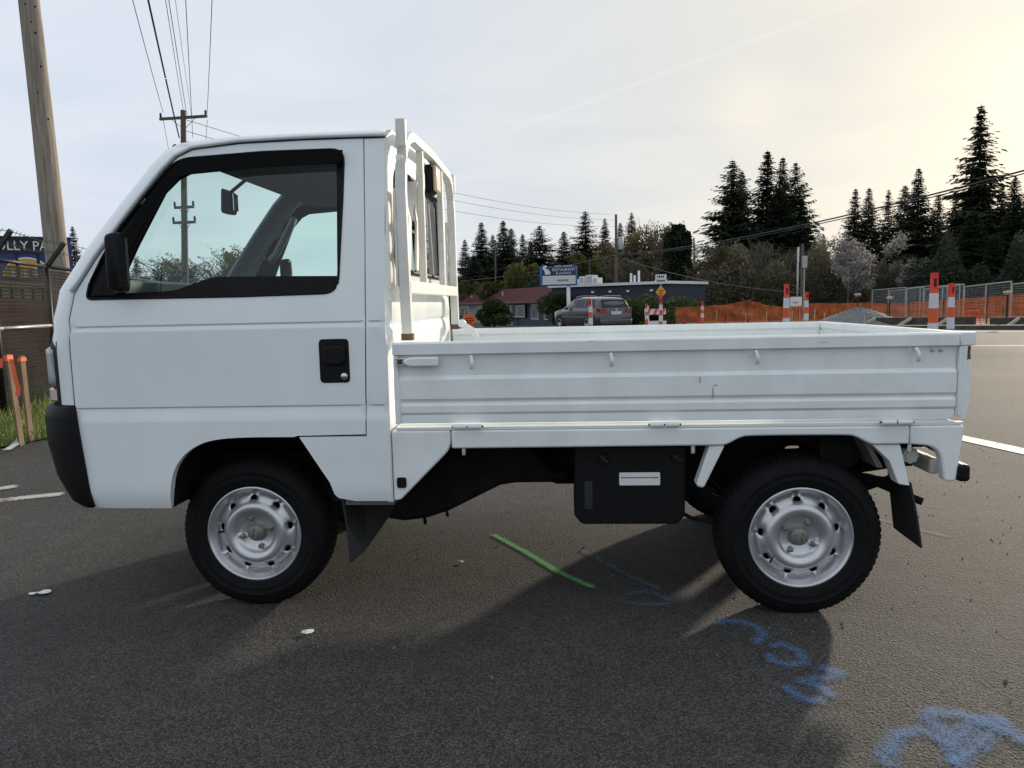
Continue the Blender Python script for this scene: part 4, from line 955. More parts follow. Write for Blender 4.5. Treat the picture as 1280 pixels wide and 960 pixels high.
b = MB(); b.lathe([(.0, -.65), (.26, -.65), (.28, -.6), (.28, .55), (.22, .65), (0, .66)], 16, 'z', (tB.x*.8+.45, tB.y*.8-.1, z_)); b.build('transformer_can', M['galv'], UB, smooth=True, angle=40)
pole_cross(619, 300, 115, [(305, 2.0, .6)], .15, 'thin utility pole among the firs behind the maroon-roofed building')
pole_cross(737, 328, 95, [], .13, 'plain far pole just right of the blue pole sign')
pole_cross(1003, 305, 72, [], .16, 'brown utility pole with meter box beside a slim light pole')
p = base(996.5, 70); zt_ = height(996.5, 309, 70); e = empty('light_pole', tuple(p), 0, 'slim pale metal pole standing next to the brown utility pole', 'light pole')
b = MB(); b.tube([(0, 0, 0), (0, 0, zt_-p.z)], .075, 8); b.build('shaft', M['galv'], e, smooth=True)
b = MB(); b.box((.35, -.15, 3.2+1.25), (.75, .1, 4.2+1.25)); b.build('meter_box', M['galv'], e, bevel=.03)
b = MB(); b.tube([(.55, 0, 0), (.55, 0, 4.4)], .05, 6); b.build('conduit', M['galv'], e)
p = base(587, 85); b = MB()
def wire(a, b_, sag, r, label, col='wire'):  # sag in metres at midspan
    a, b_ = Vector(a), Vector(b_); m_ = MB(); pts = [a.lerp(b_, i/24)-Vector((0, 0, sag*(1-(i/12-1)**2))) for i in range(25)]
    tag(m_.tube([p_ for p_ in pts], r, 5).build('overhead_wire', M[col], smooth=True), label, 'wire', 'overhead wires')
M['wire'] = mat('wire_black', (.03, .03, .032), .6, var=.2); M['wiregrey'] = mat('wire_grey', (.16, .165, .17), .6, var=.2)
for (x0, y0, x1, r) in ((204, 141, 168, .012), (229, 137, 208, .010), (234, 146, 212, .012), (240, 150, 220, .007), (259, 141, 264, .012), (241, 172, 232, .012)):
    A = at(x0, y0, 40); B = at(x1, 0, 25); wire(A, A+(B-A)*2.4, .25, r, {168: 'overhead wire from the left end of the tall pole top arm', 208: 'overhead wire from the very top of the tall pole', 212: 'overhead wire from just below the tall pole top', 220: 'thinnest overhead wire from the tall pole', 264: 'overhead wire from the right end of the tall pole top arm', 232: 'overhead wire from the side bracket of the tall pole'}[x1])
A = at(224, 172, 40); B = at(187, 0, 25); wire(A, A+(B-A)*2.4, .25, .030, 'thick black overhead cable from the tall pole beyond the cab')
for (y0, y1, r) in ((149, 268, .014), (163, 275, .014), (185, 283, .014)):
    wire(at(230, y0, 40), at(770, y1, 80), 1.0, r, {149: 'topmost', 163: 'middle', 185: 'lowest'}[y0]+' of three lines strung between tall pole and transformer pole', 'wiregrey')
for y0, y1, r in ((318, 209, .045), (320, 213, .03)):
    wire(at(771, y0, 80), at(1340, y1-12, 40), .7, r, ('thicker' if r > .04 else 'thinner')+' of two cables rising from the transformer pole past the firs')
wire(at(771, 318, 80), at(560, 352, 110), .5, .03, 'pale cable sagging left of the transformer pole behind the building', 'wiregrey')
wire(at(775, 322, 80), at(1003, 366, 72), .6, .025, 'pale thin cable dropping to the brown utility pole', 'wiregrey')
wire(at(204, 150, 40), at(214, 205, 70), 0, .012, 'slim conductor running away behind the tall pole')
wire(at(259, 150, 40), at(256, 205, 70), 0, .012, 'slim conductor running away behind the tall pole right arm')
# ------------------------------------------------------------------ trees
M['bark'] = mat('bark', (.05, .042, .034), .9, var=.4, scale=6); M['barkgrey'] = mat('grey_bark', (.11, .098, .082), .9, var=.3, scale=6)
M['fir'] = leafmat('fir_needles', (.066, .084, .046), (.030, .043, .025), 0.5, tr=0.25)
M['firolive'] = leafmat('olive_needles', (.13, .13, .045), (.06, .065, .026), 0.5, tr=0.4)
M['cedar'] = leafmat('cedar_foliage', (.045, .058, .030), (.020, .029, .015), 0.4, tr=0.3)
M['leafyg'] = leafmat('yellow_green_leaves', (.15, .15, .04), (.07, .08, .025), 0.6, tr=0.5)
M['leafol'] = leafmat('olive_buds', (.20, .165, .075), (.10, .085, .042), 0.6, tr=0.45)
M['leafbr'] = leafmat('brown_twigs', (.145, .132, .080), (.075, .068, .042), 0.6, tr=0.4)
M['blossom'] = leafmat('pale_blossom', (.50, .48, .46), (.20, .18, .155), 0.9, tr=0.45)
M['bushg'] = leafmat('shrub_leaves', (.07, .095, .026), (.025, .040, .013), 1.2, tr=0.35)
M['ivy'] = leafmat('ivy_leaves', (.026, .042, .016), (.011, .019, .008), 0.8, tr=0.25)
def conifer_mesh(seed, H=20, R=3.2, start=.10, power=.85, droop=.35, rough=.3, dens=1.0):
    r = random.Random(seed); v = []; f = []
    z = start*H
    lob = [r.uniform(.75, 1.15) for _ in range(40)]
    while z < H*.995:
        t = (z/H-start)/(1-start); Lm = R*(1-t)**power*lob[int(t*38)]+.12
        nb = max(5, int((9+7*(1-t))*dens))
        for k in range(nb):
            a = r.random()*6.283; L_ = Lm*r.uniform(1-rough*1.6, 1+rough*.5); up = .22*t-.05; dr = droop*r.uniform(.6, 1.4)*(1-t*.6)
            n = max(2, int(L_/.42)); ca, sa = cos(a), sin(a)
            for i in range(n):
                s = (i+.7)/n; x = L_*s; zz = z+x*up-dr*L_*s*s*.55+(.18*L_ if s > .85 else 0)*.4
                wl = (.50+.60*(1-s))*min(1.2, .55+L_*.18)*r.uniform(.7, 1.3)*min(1, .40+(1-t)*1.3)
                for sd in (-1, 1):
                    # one flat drooping spray to each side
                    an = a+sd*r.uniform(.5, 1.0); l2 = wl*r.uniform(.8, 1.3); dz = -l2*r.uniform(.1, .55)
                    bx, by = x*ca, x*sa; ex, ey = bx+l2*cos(an), by+l2*sin(an); wx, wy = .20*ca, .20*sa; o = len(v)
                    v += [(bx-wx, by-wy, zz+.03), (bx+wx, by+wy, zz), (ex, ey, zz+dz), ((bx+ex)/2-wx*1.3, (by+ey)/2-wy*1.3, zz+dz*.25+.08)]
                    f += [(o, o+1, o+2, o+3)]
            o = len(v); ex, ey = L_*1.06*ca, L_*1.06*sa; zt = z+L_*up-dr*L_*.5
            v += [(L_*.7*ca-.09*sa, L_*.7*sa+.09*ca, z+L_*.7*up-dr*L_*.27), (L_*.7*ca+.09*sa, L_*.7*sa-.09*ca, z+L_*.7*up-dr*L_*.27), (ex, ey, zt)]; f += [(o, o+1, o+2)]
        z += H*.0125*r.uniform(.7, 1.3)*(1.25-.5*t)
    for k in range(6):
        a = k*1.05; o = len(v); v += [(.05*cos(a), .05*sin(a), H*.97), (-.05*cos(a), -.05*sin(a), H*.97), (0, 0, H*1.02)]; f += [(o, o+1, o+2)]
    return v, f
def trunk_mesh(H, r0):
    b = MB(); b.tube([(0, 0, -.3), (0, 0, H*.3), (.02*H*.1, 0, H*.7), (0, 0, H*.985)], [r0, r0*.8, r0*.4, .03], 8); return mesh('trunk', b.v, b.f, M['bark'], smooth=True)
CON = {}
for nm, kw, mt in (('a', dict(seed=1, R=5.4, dens=1.3), 'fir'), ('b', dict(seed=2, R=5.0, rough=.4, dens=1.2), 'fir'), ('c', dict(seed=3, R=6.0, droop=.25, rough=.45, dens=1.15, power=.75), 'fir'), ('d', dict(seed=4, R=4.4, power=.65, rough=.3, dens=1.25, start=.05), 'fir'),
                   ('e', dict(seed=5, R=4.6, rough=.5, dens=1.0, start=.14), 'fir'), ('o', dict(seed=6, R=4.6, rough=.4, dens=1.0, droop=.6), 'firolive'), ('k', dict(seed=7, R=5.2, power=.45, rough=.18, dens=1.35, start=.0, droop=.75), 'cedar')):
    v, f = conifer_mesh(**kw); CON[nm] = (mesh('crown', v, f, M[mt]), trunk_mesh(20, .32))
def conifer(px, topy, dist, var, wf=1.0, label='', rz=None, name='fir_tree', group='firs on the skyline'):
    p = base(px, dist); H = height(px, topy, dist)-p.z; s = H/20.3
    e = empty(name, tuple(p), 0, label, 'tree', group); c, t = CON[var]
    for me, nm in ((c, 'crown'), (t, 'trunk')):
        o = link(nm, me, e); o.scale = (s*wf, s*wf, s); o.rotation_euler = (0, 0, random.random()*6 if rz is None else rz)
    return e
FB = 'dark fir behind the maroon-roofed building, '
for px, ty, d, var, wf, lb in ((583, 298, 118, 'b', .8, 'fir rising right beside the headboard rack far post'), (604, 276, 126, 'a', .9, FB+'tall one next to the rack'), (631, 274, 122, 'a', .95, FB+'double-topped one above the thin pole'),
        (641, 284, 130, 'd', .8, FB+'narrow one right of the thin pole'), (655, 291, 127, 'b', .8, FB+'short narrow one left of the pole sign'), (676, 280, 118, 'c', 1.0, FB+'broad loose one left above the pole sign'), (706, 288, 123, 'd', .85, FB+'slim one directly above the pole sign'),
        (733, 262, 120, 'e', 1.1, FB+'tallest open-branched one'), (733, 300, 119, 'a', 1.1, FB+'bushy one at the foot of the tallest'), (757, 271, 128, 'o', .85, 'olive-tinged fir just left of the transformer pole'), (776, 277, 132, 'b', .8, 'dark fir top directly behind the transformer pole'), (790, 264, 121, 'o', .9, 'olive-tinged fir just right of the transformer pole'),
        (718, 306, 128, 'd', .9, 'dark fir between the pole sign and the tallest open-branched fir'), (664, 300, 133, 'a', .8, 'far fir peeping between the short narrow one and the broad one'), (618, 292, 134, 'b', .8, 'far fir peeping between the two tall firs by the rack'), (594, 318, 112, 'd', 1.2, 'low dark fir behind the left end of the maroon roof'), (690, 318, 126, 'd', 1.0, 'low dark fir behind the blue pole sign'),
        (914, 197, 114, 'c', .95, 'tall open fir at the left of the big clump'), (926, 212, 119, 'b', .9, 'second fir of the big clump, half behind the open one'), (957, 186, 114, 'b', 1.0, 'tallest fir of the big clump'), (976, 194, 119, 'a', .8, 'fir of the big clump just right of its tallest'), (992, 200, 113, 'c', .75, 'rightmost fir of the big clump with ragged side boughs'), (972, 232, 111, 'd', 1.15, 'dense lower fir filling the middle of the big clump'), (1000, 245, 112, 'a', .9, 'dense lower fir at the right foot of the big clump'),
        (1028, 292, 130, 'b', .7, 'small distant fir in the gap left of the blossoming tree'), (1018, 300, 132, 'd', .8, 'smaller distant fir in the gap by the big clump'), (1066, 234, 124, 'b', .85, 'fir above the blossoming tree, left one of two'), (1083, 233, 126, 'a', .85, 'fir above the blossoming tree, right one of two'), (1107, 235, 130, 'e', .8, 'slender fir between the blossom pair and the pointed fir'),
        (1127, 230, 128, 'd', .9, 'fir half hidden by the pointed fir'), (1143, 208, 122, 'a', .85, 'pointed fir with a sharp leader midway along the right-hand trees'), (1168, 243, 130, 'd', .85, 'narrow spire fir standing alone left of the tallest tree'), (1217, 129, 118, 'e', .95, 'tallest fir of all with open crown over the right-hand cedars'), (1218, 200, 119, 'a', .95, 'bushy fir filling the base of the tallest tree'), (1190, 238, 124, 'b', .9, 'fir at the left foot of the tallest tree'),
        (1246, 228, 122, 'b', .8, 'fir just right of the tallest tree'), (1262, 220, 120, 'd', .9, 'second fir right of the tallest tree'), (1284, 214, 117, 'a', .9, 'fir at the far end of the right-hand row')):
    conifer(px, ty, d, var, wf*(1.3 if px < 800 else 1.08), lb)
for px, ty, d, wf, lb in ((1213, 262, 92, .95, 'rounded dense cedar below the tallest fir'), (1265, 248, 95, .95, 'large dense cedar at the right-hand end of the trees'), (1170, 300, 96, .8, 'low dense cedar left of the rounded one'), (1240, 292, 88, .8, 'squat dark cedar behind the wire fence panels')):
    conifer(px, ty, d, 'k', wf, lb, name='cedar_tree', group='cedars on the right')
conifer(98, 281, 58, 'b', .75, 'small lone fir between the blue sign and the truck cab')
conifer(174, 321, 62, 'o', 1.25, 'olive fir seen through the side window of the cab', name='fir_tree'); conifer(152, 305, 66, 'd', 1.0, 'dark fir seen through the cab window near the door mirror')
# broadleaf trees
def twigtree(seed, H=10, spread=.55, leaves=1500, leafsize=.16, twigs=1.0, trunk=.16, up=.55):
    r = random.Random(seed); tb = MB(); tw = MB(); tips = []
    def grow(p, d, L_, rad, lev):
        n = 3; pts = [p]; dd = d.copy()
        for i in range(n):
            dd = (dd+Vector((r.gauss(0, .13), r.gauss(0, .13), r.gauss(.04, .08)))).normalized(); pts.append(pts[-1]+dd*L_/n)
        (tb if lev < 2 else tw).tube(pts, [rad, rad*.85, rad*.7, rad*.5], 6 if lev < 2 else 3, cap=False)
        if lev >= 3: tips.append((pts[1], pts[-1])); return
        k = int((5 if lev == 0 else 5)*twigs)+ (2 if lev == 2 else 0)
        for i in range(k):
            t = .35+.65*(i+r.random())/k; q = pts[0].lerp(pts[-1], t) if lev else pts[min(3, int(t*3))].lerp(pts[min(3, int(t*3)+1)], t*3 % 1)
            a = r.random()*6.283; s = Vector((cos(a), sin(a), up*r.uniform(.4, 1.6))).normalized(); nd = (dd*(.55)+s*spread*1.4).normalized()
            grow(q, nd, L_*r.uniform(.45, .68), rad*.5, lev+1)
    grow(Vector((0, 0, -.2)), Vector((0, 0, 1)), H*.52, trunk, 0)
    v = []; f = []
    for i in range(leaves):
        a, b_ = r.choice(tips); p = a.lerp(b_, r.random()*1.1)+Vector((r.gauss(0, .18), r.gauss(0, .18), r.gauss(0, .18)))*H/10; u_ = Vector((r.gauss(0, 1), r.gauss(0, 1), r.gauss(0, 1))).normalized(); w_ = u_.orthogonal().normalized(); s = leafsize*r.uniform(.5, 1.3); o = len(v)
        v += [p-u_*s, p+w_*s*.5, p+u_*s, p-w_*s*.5]; f.append((o, o+1, o+2, o+3))
    zm = max([q.z for q in tw.v]+[1])
    return tb, tw, v, f, zm
def twigset(seed, wood, leaf, **k):
    tb, tw, v, f, zm = twigtree(seed, **k)
    tm = mesh('trunk', tb.v, tb.f, M[wood], smooth=True); o = len(v); n0 = len(f)
    cm = mesh('crown', v+tw.v, f+[tuple(i+o for i in q) for q in tw.f], [M[leaf], M[wood]]); cm.polygons.foreach_set('material_index', [0]*n0+[1]*len(tw.f)); return tm, cm, zm
DEC = {'bare': twigset(11, 'barkgrey', 'leafbr', leaves=900, leafsize=.11, twigs=1.3), 'bare2': twigset(12, 'barkgrey', 'leafbr', leaves=1400, leafsize=.12, twigs=1.25, spread=.7), 'olive': twigset(13, 'bark', 'leafol', leaves=2600, leafsize=.15, twigs=1.15), 'olive2': twigset(14, 'bark', 'leafol', leaves=2200, leafsize=.15, twigs=1.2, spread=.4, up=.9), 'green': twigset(15, 'bark', 'leafyg', leaves=5200, leafsize=.18, spread=.75), 'blossom': twigset(16, 'barkgrey', 'blossom', leaves=3000, leafsize=.12, spread=.75, twigs=1.2)}
def decid(px, topy, dist, var, wf, label, name='broadleaf_tree', group='broadleaf trees beyond the road'):
    p = base(px, dist); H = height(px, topy, dist)-p.z; tm, cm, zm = DEC[var]; s = H/zm
    e = empty(name, tuple(p), random.random()*6, label, 'tree', group)
    for me, nm in ((tm, 'trunk'), (cm, 'crown')):
        o = link(nm, me, e); o.scale = (s*wf, s*wf, s)
for a in ((645, 330, 95, 'green', .85, 'yellow-green rounded tree rising behind the maroon roof'), (614, 352, 92, 'green', .9, 'low yellow-green tree at the left behind the maroon roof'), (588, 352, 100, 'green', .7, 'yellow-green tree beside the rack far post'), (733, 318, 104, 'green', .8, 'yellowish tree under the tallest fir of the row'),
          (762, 300, 108, 'olive2', .8, 'olive budding tree left of the transformer pole'), (805, 284, 106, 'olive', 1.0, 'tall olive budding tree right of the transformer pole'), (820, 281, 110, 'olive2', 1.0, 'tall budding tree left of the ivy tower'), (790, 316, 92, 'bare2', .9, 'bare grey tree above the dark building wing'), (815, 320, 90, 'bare', .9, 'bare tree close left of the ivy tower'),
          (845, 268, 104, 'bare', .8, 'bare twigs topping the ivy-covered tower of leaves'), (868, 296, 98, 'bare', .6, 'thin bare tree just right of the ivy tower'), (885, 312, 96, 'olive', 1.0, 'olive thicket tree at the left foot of the big clump'), (905, 305, 92, 'olive2', .9, 'olive tree below the open fir'), (925, 300, 96, 'bare2', 1.0, 'brown bare tree under the big clump, left'), (948, 302, 92, 'bare', 1.0, 'brown bare tree under the big clump, middle'), (972, 296, 96, 'bare2', 1.0, 'brown bare tree left of the slim pale pole'),
          (1000, 298, 100, 'bare', 1.1, 'brown bare tree behind the pole pair'), (1026, 305, 92, 'bare2', 1.1, 'brown bare tree right of the pole pair'), (1050, 318, 88, 'bare', 1.1, 'grey bare tree left of the blossom'), (1086, 286, 84, 'blossom', 1.15, 'pale grey-white blossoming tree above the gravel pile'), (1060, 318, 82, 'blossom', .9, 'smaller pale blossoming tree left of the large one'), (1130, 322, 84, 'blossom', .9, 'thin pale budding tree right of the blossoming tree'), (1112, 320, 86, 'bare2', 1.0, 'brown bare tree beside the blossoming tree'), (1150, 318, 90, 'bare', 1.0, 'brown bare tree behind the tall banded posts'),
          (212, 322, 58, 'olive', 1.3, 'olive tree seen through the cab window left of the pole'), (236, 318, 62, 'bare2', 1.3, 'grey bare tree seen through the cab window behind the pole'), (287, 297, 55, 'bare', 1.0, 'tall thin tree seen through the cab window left of the far pillar'), (268, 322, 58, 'bare2', 1.3, 'grey bush-like tree seen through the cab window right of the pole'), (305, 312, 60, 'olive2', 1.2, 'olive tree partly behind the far cab pillar')):
    decid(*a)
# dense undergrowth behind the orange netting
def leafmass(n, seed, fn, size, mats):
    r = random.Random(seed); v = []; f = []
    for i in range(n):
        p = fn(r)
        if p is None: continue
        u_ = Vector((r.gauss(0, 1), r.gauss(0, 1), r.gauss(0, .7))).normalized(); w_ = u_.orthogonal().normalized(); w_ = (Matrix.Rotation(r.random()*6.28, 3, u_) @ w_); s = size*r.uniform(.5, 1.4); o = len(v)
        v += [p-u_*s, p+w_*s*.55, p+u_*s, p-w_*s*.55]; f.append((o, o+1, o+2, o+3))
    return v, f
def thick(r):
    px = r.uniform(838, 1150); d = r.uniform(84, 112); p = base(px, d); h = 3.2+1.6*sin(px*.05)+1.1*sin(px*.13+1)+1.5*sin(px*.021); h = max(2.2, h)+2.2; p.z += h*r.random()**.8; return p
v, f = leafmass(42000, 4, thick, .20, None)
tag(link('undergrowth', mesh('undergrowth', v, f, M['leafbr'])), 'brown tangled undergrowth below the trees beyond the orange netting', 'undergrowth', kind='stuff')
def thick4(r):
    px = r.uniform(1110, 1340); d = r.uniform(80, 100); p = base(px, d); h = 5.4+1.6*sin(px*.06)+1.0*sin(px*.15); p.z += h*r.random()**.8; return p
v, f = leafmass(22000, 14, thick4, .22, None)
tag(link('evergreen_undergrowth', mesh('evergreen_undergrowth', v, f, M['cedar'])), 'dark evergreen undergrowth behind the wire fence panels', 'undergrowth', kind='stuff')
def thick2(r):
    px = r.uniform(560, 880); d = r.uniform(100, 135); p = base(px, d); h = 5.5+1.6*sin(px*.07)+1.2*sin(px*.16); p.z += h*r.random()**.8; return p
v, f = leafmass(14000, 5, thick2, .36, None)
tag(link('dark_undergrowth', mesh('dark_undergrowth', v, f, M['cedar'])), 'dark evergreen undergrowth behind the restaurant building', 'undergrowth', kind='stuff')
def thick3(r):
    px = r.uniform(120, 420); d = r.uniform(58, 70); p = base(px, d); p.z += (2.6+.8*sin(px*.08))*r.random(); return p
v, f = leafmass(9000, 6, thick3, .2, None)
tag(link('hedgerow_growth', mesh('hedgerow_growth', v, f, M['leafol'])), 'olive scrub seen low through the cab windows', 'undergrowth', kind='stuff')
# ivy tower, shrubs
def blob(n, seed, rx, ry, h, size, lumps=9, col=False):
    r0 = random.Random(seed); L_ = [(Vector((r0.gauss(0, .45)*rx, r0.gauss(0, .45)*ry, h*r0.uniform(.25, .8))), r0.uniform(.35, .6)) for _ in range(lumps)]
    def fn(r):
        c, q = r.choice(L_); d = Vector((r.gauss(0, 1), r.gauss(0, 1), r.gauss(0, 1))).normalized()*r.uniform(.65, 1.03); p = c+Vector((d.x*rx*q, d.y*ry*q, d.z*h*.42*q*1.2)); return p if p.z > .02 else None
    return leafmass(n, seed+1, fn, size, None)
def shrub(px, dist, wm, h, label, seed, mt='bushg', n=4200, name='shrub', size=.10, group='shrubs by the building'):
    p = base(px, dist); e = empty(name, tuple(p), 0, label, 'shrub', group); v, f = blob(n, seed, wm/2, wm/2, h, size); zz = max(q[2] for q in v); k = h/zz; link('crown', mesh('crown', [(q[0], q[1], q[2]*k) for q in v], f, M[mt]), e)
    b = MB(); r = random.Random(seed)
    for i in range(5): b.tube([(r.gauss(0, .15), r.gauss(0, .1), -.05), (r.gauss(0, .5)*wm*.3, r.gauss(0, .4)*wm*.2, h*.55)], [.06, .02], 5)
    o = b.build('stems', M['bark'], e); o['kind'] = 'stuff'
shrub(617, 68, 3.3, 2.6, 'large round dark green bush before the building window', 21, n=6000, size=.12)
shrub(696, 72, 2.6, 3.2, 'upright green bush in front of the blue-grey building wall', 22, n=5000, size=.12)
for i, (px, d, wm, h) in enumerate(((797, 48, 2.4, 2.0), (815, 52, 3.0, 1.9), (838, 55, 3.2, 2.1), (858, 58, 3.2, 1.9), (782, 60, 2.4, 2.0))):
    shrub(px, d, wm, h, ('green hedge bush right of the grey wagon', 'green hedge bush behind the striped barricade', 'green hedge bush behind the diamond sign', 'green hedge bush where the orange netting starts', 'green hedge bush half hidden by the wagon tailgate')[i], 30+i, n=4200, size=.09, mt='bushg')
p = base(843, 99); H = height(843, 282, 99)-p.z
e = empty('ivy_tree', tuple(p), 0, 'dark ivy-smothered tree trunk like a column with leafy sides', 'tree')
def col_(r):
    t = r.random(); R = 2.7*(1-.5*t)*(1+.10*sin(t*17))*(1 if t < .93 else .6)*sqrt(r.uniform(.35, 1)); a = r.random()*6.283; return Vector((R*cos(a)+.5*t, R*sin(a), t*H))
v, f = leafmass(13000, 9, col_, .24, None); link('crown', mesh('crown', v, f, M['ivy']), e)
b = MB(); b.tube([(0, 0, -.2), (.3, 0, H*.6), (.5, 0, H*.95)], [.5, .4, .2], 8); b.build('trunk', M['bark'], e, smooth=True)
p = base(867, 97); b = MB(); b.tube([p, p+Vector((.2, 0, 4)), p+Vector((0, 0, height(867, 297, 97)-p.z))], [.2, .16, .1], 7); tag(b.build('dead_trunk', M['barkgrey'], smooth=True), 'bare dead tree trunk standing right of the ivy column', 'tree trunk')
# ------------------------------------------------------------------ restaurant building
M['maroon'] = mat('maroon_metal', (.115, .030, .032), .5, var=.2, scale=1.5); M['greyblue'] = mat('greyblue_siding', (.21, .26, .29), .7, var=.12, scale=2); M['navy'] = mat('navy_siding', (.028, .034, .055), .6, var=.2, scale=2); M['darkdoor'] = mat('dark_blue_wall', (.03, .045, .07), .6, var=.2)
M['pane'] = mat('window_pane', (.16, .18, .19), .08, var=.25, scale=1.2); M['trimw'] = mat('white_trim', (.72, .72, .70), .6, var=.08)
D0, D1 = 104, 74
pa, pb = base(566, D0), base(694, D1); ux = (pb-pa); ux.z = 0; Lb = ux.length; ux.normalize(); uy = Vector((-ux.y, ux.x, 0))
rest = empty('restaurant_building', (pa.x, pa.y, -1.25), atan2(ux.y, ux.x), 'low restaurant building with maroon metal roof and blue-grey walls', 'building')
he = 2.45
b = MB(); b.box((0, 0, 0), (Lb*.68, 9, he)); b.build('wall', M['greyblue'], rest)
b = MB(); b.box((Lb*.68+.003, .25, 0), (Lb, 9, he)); b.build('entrance_wall', M['darkdoor'], rest)
b = MB(); b.prism([(-.7, he-.05), (-.75, he+.12), (1.6, he+1.55), (8.0, he+1.6), (9.6, he-.05)], -.4, Lb+.3, 'yz'); rf = b.build('roof', M['maroon'], rest)
for i in range(int((Lb+.6)/.45)):
    x = -.35+i*.45; b = MB(); b.tube([(x, -.76, he+.14), (x, 1.6, he+1.575)], 0, flat=(.04, .05)); b.build('roof_rib', M['maroon'], rf)
b = MB(); b.box((-.42, -.80, he-.1), (Lb+.32, -.74, he+.12)); b.build('fascia', M['maroon'], rest)
for (x, z, r) in ((Lb*.22, he+.7, .12), (Lb*.55, he+.95, .10)):
    b = MB(); b.tube([(x, .3, z-.2), (x, .3, z+.35)], r, 8); b.build('vent_pipe', M['galv'], rf)
def winunit(x0, x1, z0, z1, y, nm='window', mull=1, par=None):
    b = MB(); t = .07
    b.box((x0-t, y-.05, z0-t), (x1+t, y-.003, z0)); b.box((x0-t, y-.05, z1), (x1+t, y-.003, z1+t)); b.box((x0-t, y-.05, z0+.001), (x0, y-.003, z1-.001)); b.box((x1, y-.05, z0+.001), (x1+t, y-.003, z1-.001))
    for k in range(1, mull+1): xm = x0+(x1-x0)*k/(mull+1); b.box((xm-.03, y-.045, z0+.001), (xm+.03, y-.003, z1-.001))
    w_ = b.build(nm, M['trimw'], par or rest)
    b = MB(); b.box((x0+.002, y-.02, z0+.002), (x1-.002, y-.006, z1-.002)); b.build('pane', M['pane'], w_); return w_
sc_ = Lb/128.0
winunit((649-566)*sc_, (664-566)*sc_, .95, 2.1, 0); winunit((604-566)*sc_, (622-566)*sc_, .95, 2.1, 0); winunit((580-566)*sc_, (592-566)*sc_, .95, 2.1, 0)
winunit((669-566)*sc_, (676-566)*sc_, .75, 2.2, .25, mull=0); winunit((682-566)*sc_, (690-566)*sc_, .75, 1.8, .25, mull=0)
b = MB(); b.box((Lb*.665, -.06, 0), (Lb*.68, -.004, he-.1)); b.build('door_post', M['darkdoor'], rest)
# dark wing with flat roof
pw = base(690, 74); pw2 = base(836, 68); wx = pw2-pw; wx.z = 0; Lw = wx.length
hw_ = 3.75
wing = empty('flat_roof_wing', (pw.x, pw.y, -1.25), atan2(wx.y, wx.x), 'dark navy flat-roofed wing with white roof edge behind the grey wagon', 'building')
b = MB(); b.box((0, 0, 0), (Lw, 8, hw_)); b.build('wall', M['navy'], wing)
b = MB(); b.box((-.25, -.3, hw_), (Lw+.2, 8.2, hw_+.24)); b.build('roof_edge', M['trimw'], wing)
for k in range(1, 9): b = MB(); b.box((Lw*k/9-.02, -.02, 0), (Lw*k/9+.02, -.002, hw_-.01)); b.build('wall_batten', M['darkdoor'], wing)
for x in (.38, .53, .68, .87):
    b = MB(); b.prism([(Lw*x-.1, hw_-.62), (Lw*x+.1, hw_-.62), (Lw*x+.14, hw_-.45), (Lw*x-.14, hw_-.45)], -.2, -.004); b.build('wall_lamp', M['trimw'], wing)
r = random.Random(4)
for (x, w_, h) in ((.14, .55, .5), (.19, .6, .75), (.25, .8, .85), (.32, .45, .6)):
    b = MB(); b.box((Lw*x, 1.2, hw_+.24), (Lw*x+w_, 2.2, hw_+.24+h)); u1 = b.build('rooftop_unit', M['trimw'], wing, bevel=.05)
    b = MB(); b.box((Lw*x+.1, 1.17, hw_+.34), (Lw*x+w_-.1, 1.198, hw_+.14+h)); b.build('grille', M['galv'], u1)
for x, h in ((.635, .9), (.665, .7), (.70, 1.1)):
    b = MB(); b.tube([(Lw*x, 1.5, hw_+.2), (Lw*x, 1.5, hw_+.2+h)], .11, 8); b.build('roof_flue', M['trimw'], wing, smooth=True, angle=40)
# pole sign
dP = 68; pc = base(703, dP); k = dP/FPX
sgn = empty('pole_sign', tuple(pc), -.10, 'blue restaurant sign with white letter board on a white pole', 'sign')
b = MB(); z0 = height(703, 357, dP)-pc.z; z1 = height(699, 333, dP)-pc.z; wd = 46*k
M['signcyan'] = mat('sign_light_blue', (.035, .13, .30), .4, var=.15); M['signnavy'] = mat('sign_navy', (.012, .035, .11), .4, var=.15)
b.box((-wd/2-.3, -.25, z0), (wd/2-.3, .25, z1)); b.build('cabinet', M['signcyan'], sgn, bevel=.04)
zm = z0+(z1-z0)*.53
b = MB(); b.box((-wd/2-.05, -.275, zm+.03), (wd/2-.42, -.253, z1-.1)); b.build('name_panel', M['signnavy'], sgn)
b = MB(); b.box((-wd/2-.05, -.275, z0+.12), (wd/2-.42, -.253, zm-.03)); lbp = b.build('letter_board', M['trimw'], sgn)
for i in range(1, 4):
    z = z0+.12+(zm-.15-z0)*i/4; b = MB(); b.box((-wd/2-.04, -.285, z-.015), (wd/2-.43, -.276, z+.015)); b.build('letter_track', M['galv'], lbp)
for i in range(7): b = MB(); x = -.35+i*.14; b.box((x, -.286, zm-.52), (x+.08, -.277, zm-.36)); b.build('board_letter', M['signblack'], lbp)
for tx_, zz, s in (('RESTAURANT', .48, .33), ('& LOUNGE', .18, .27)):
    t = text_mesh('lettering', tx_, s, M['signwhite'], sgn, .006); t.rotation_euler = (pi/2, 0, 0); t.location = (.18, -.285, zm+zz)
for i in range(9):
    x = -.60+i*.17+(.08 if i > 3 else 0); b = MB(); b.box((x, -.284, zm+.70), (x+.035, -.276, zm+.86)); b.box((x, -.2845, zm+.82), (x+.11, -.2765, zm+.86)); b.build('letter_stroke', M['signwhite'], sgn)
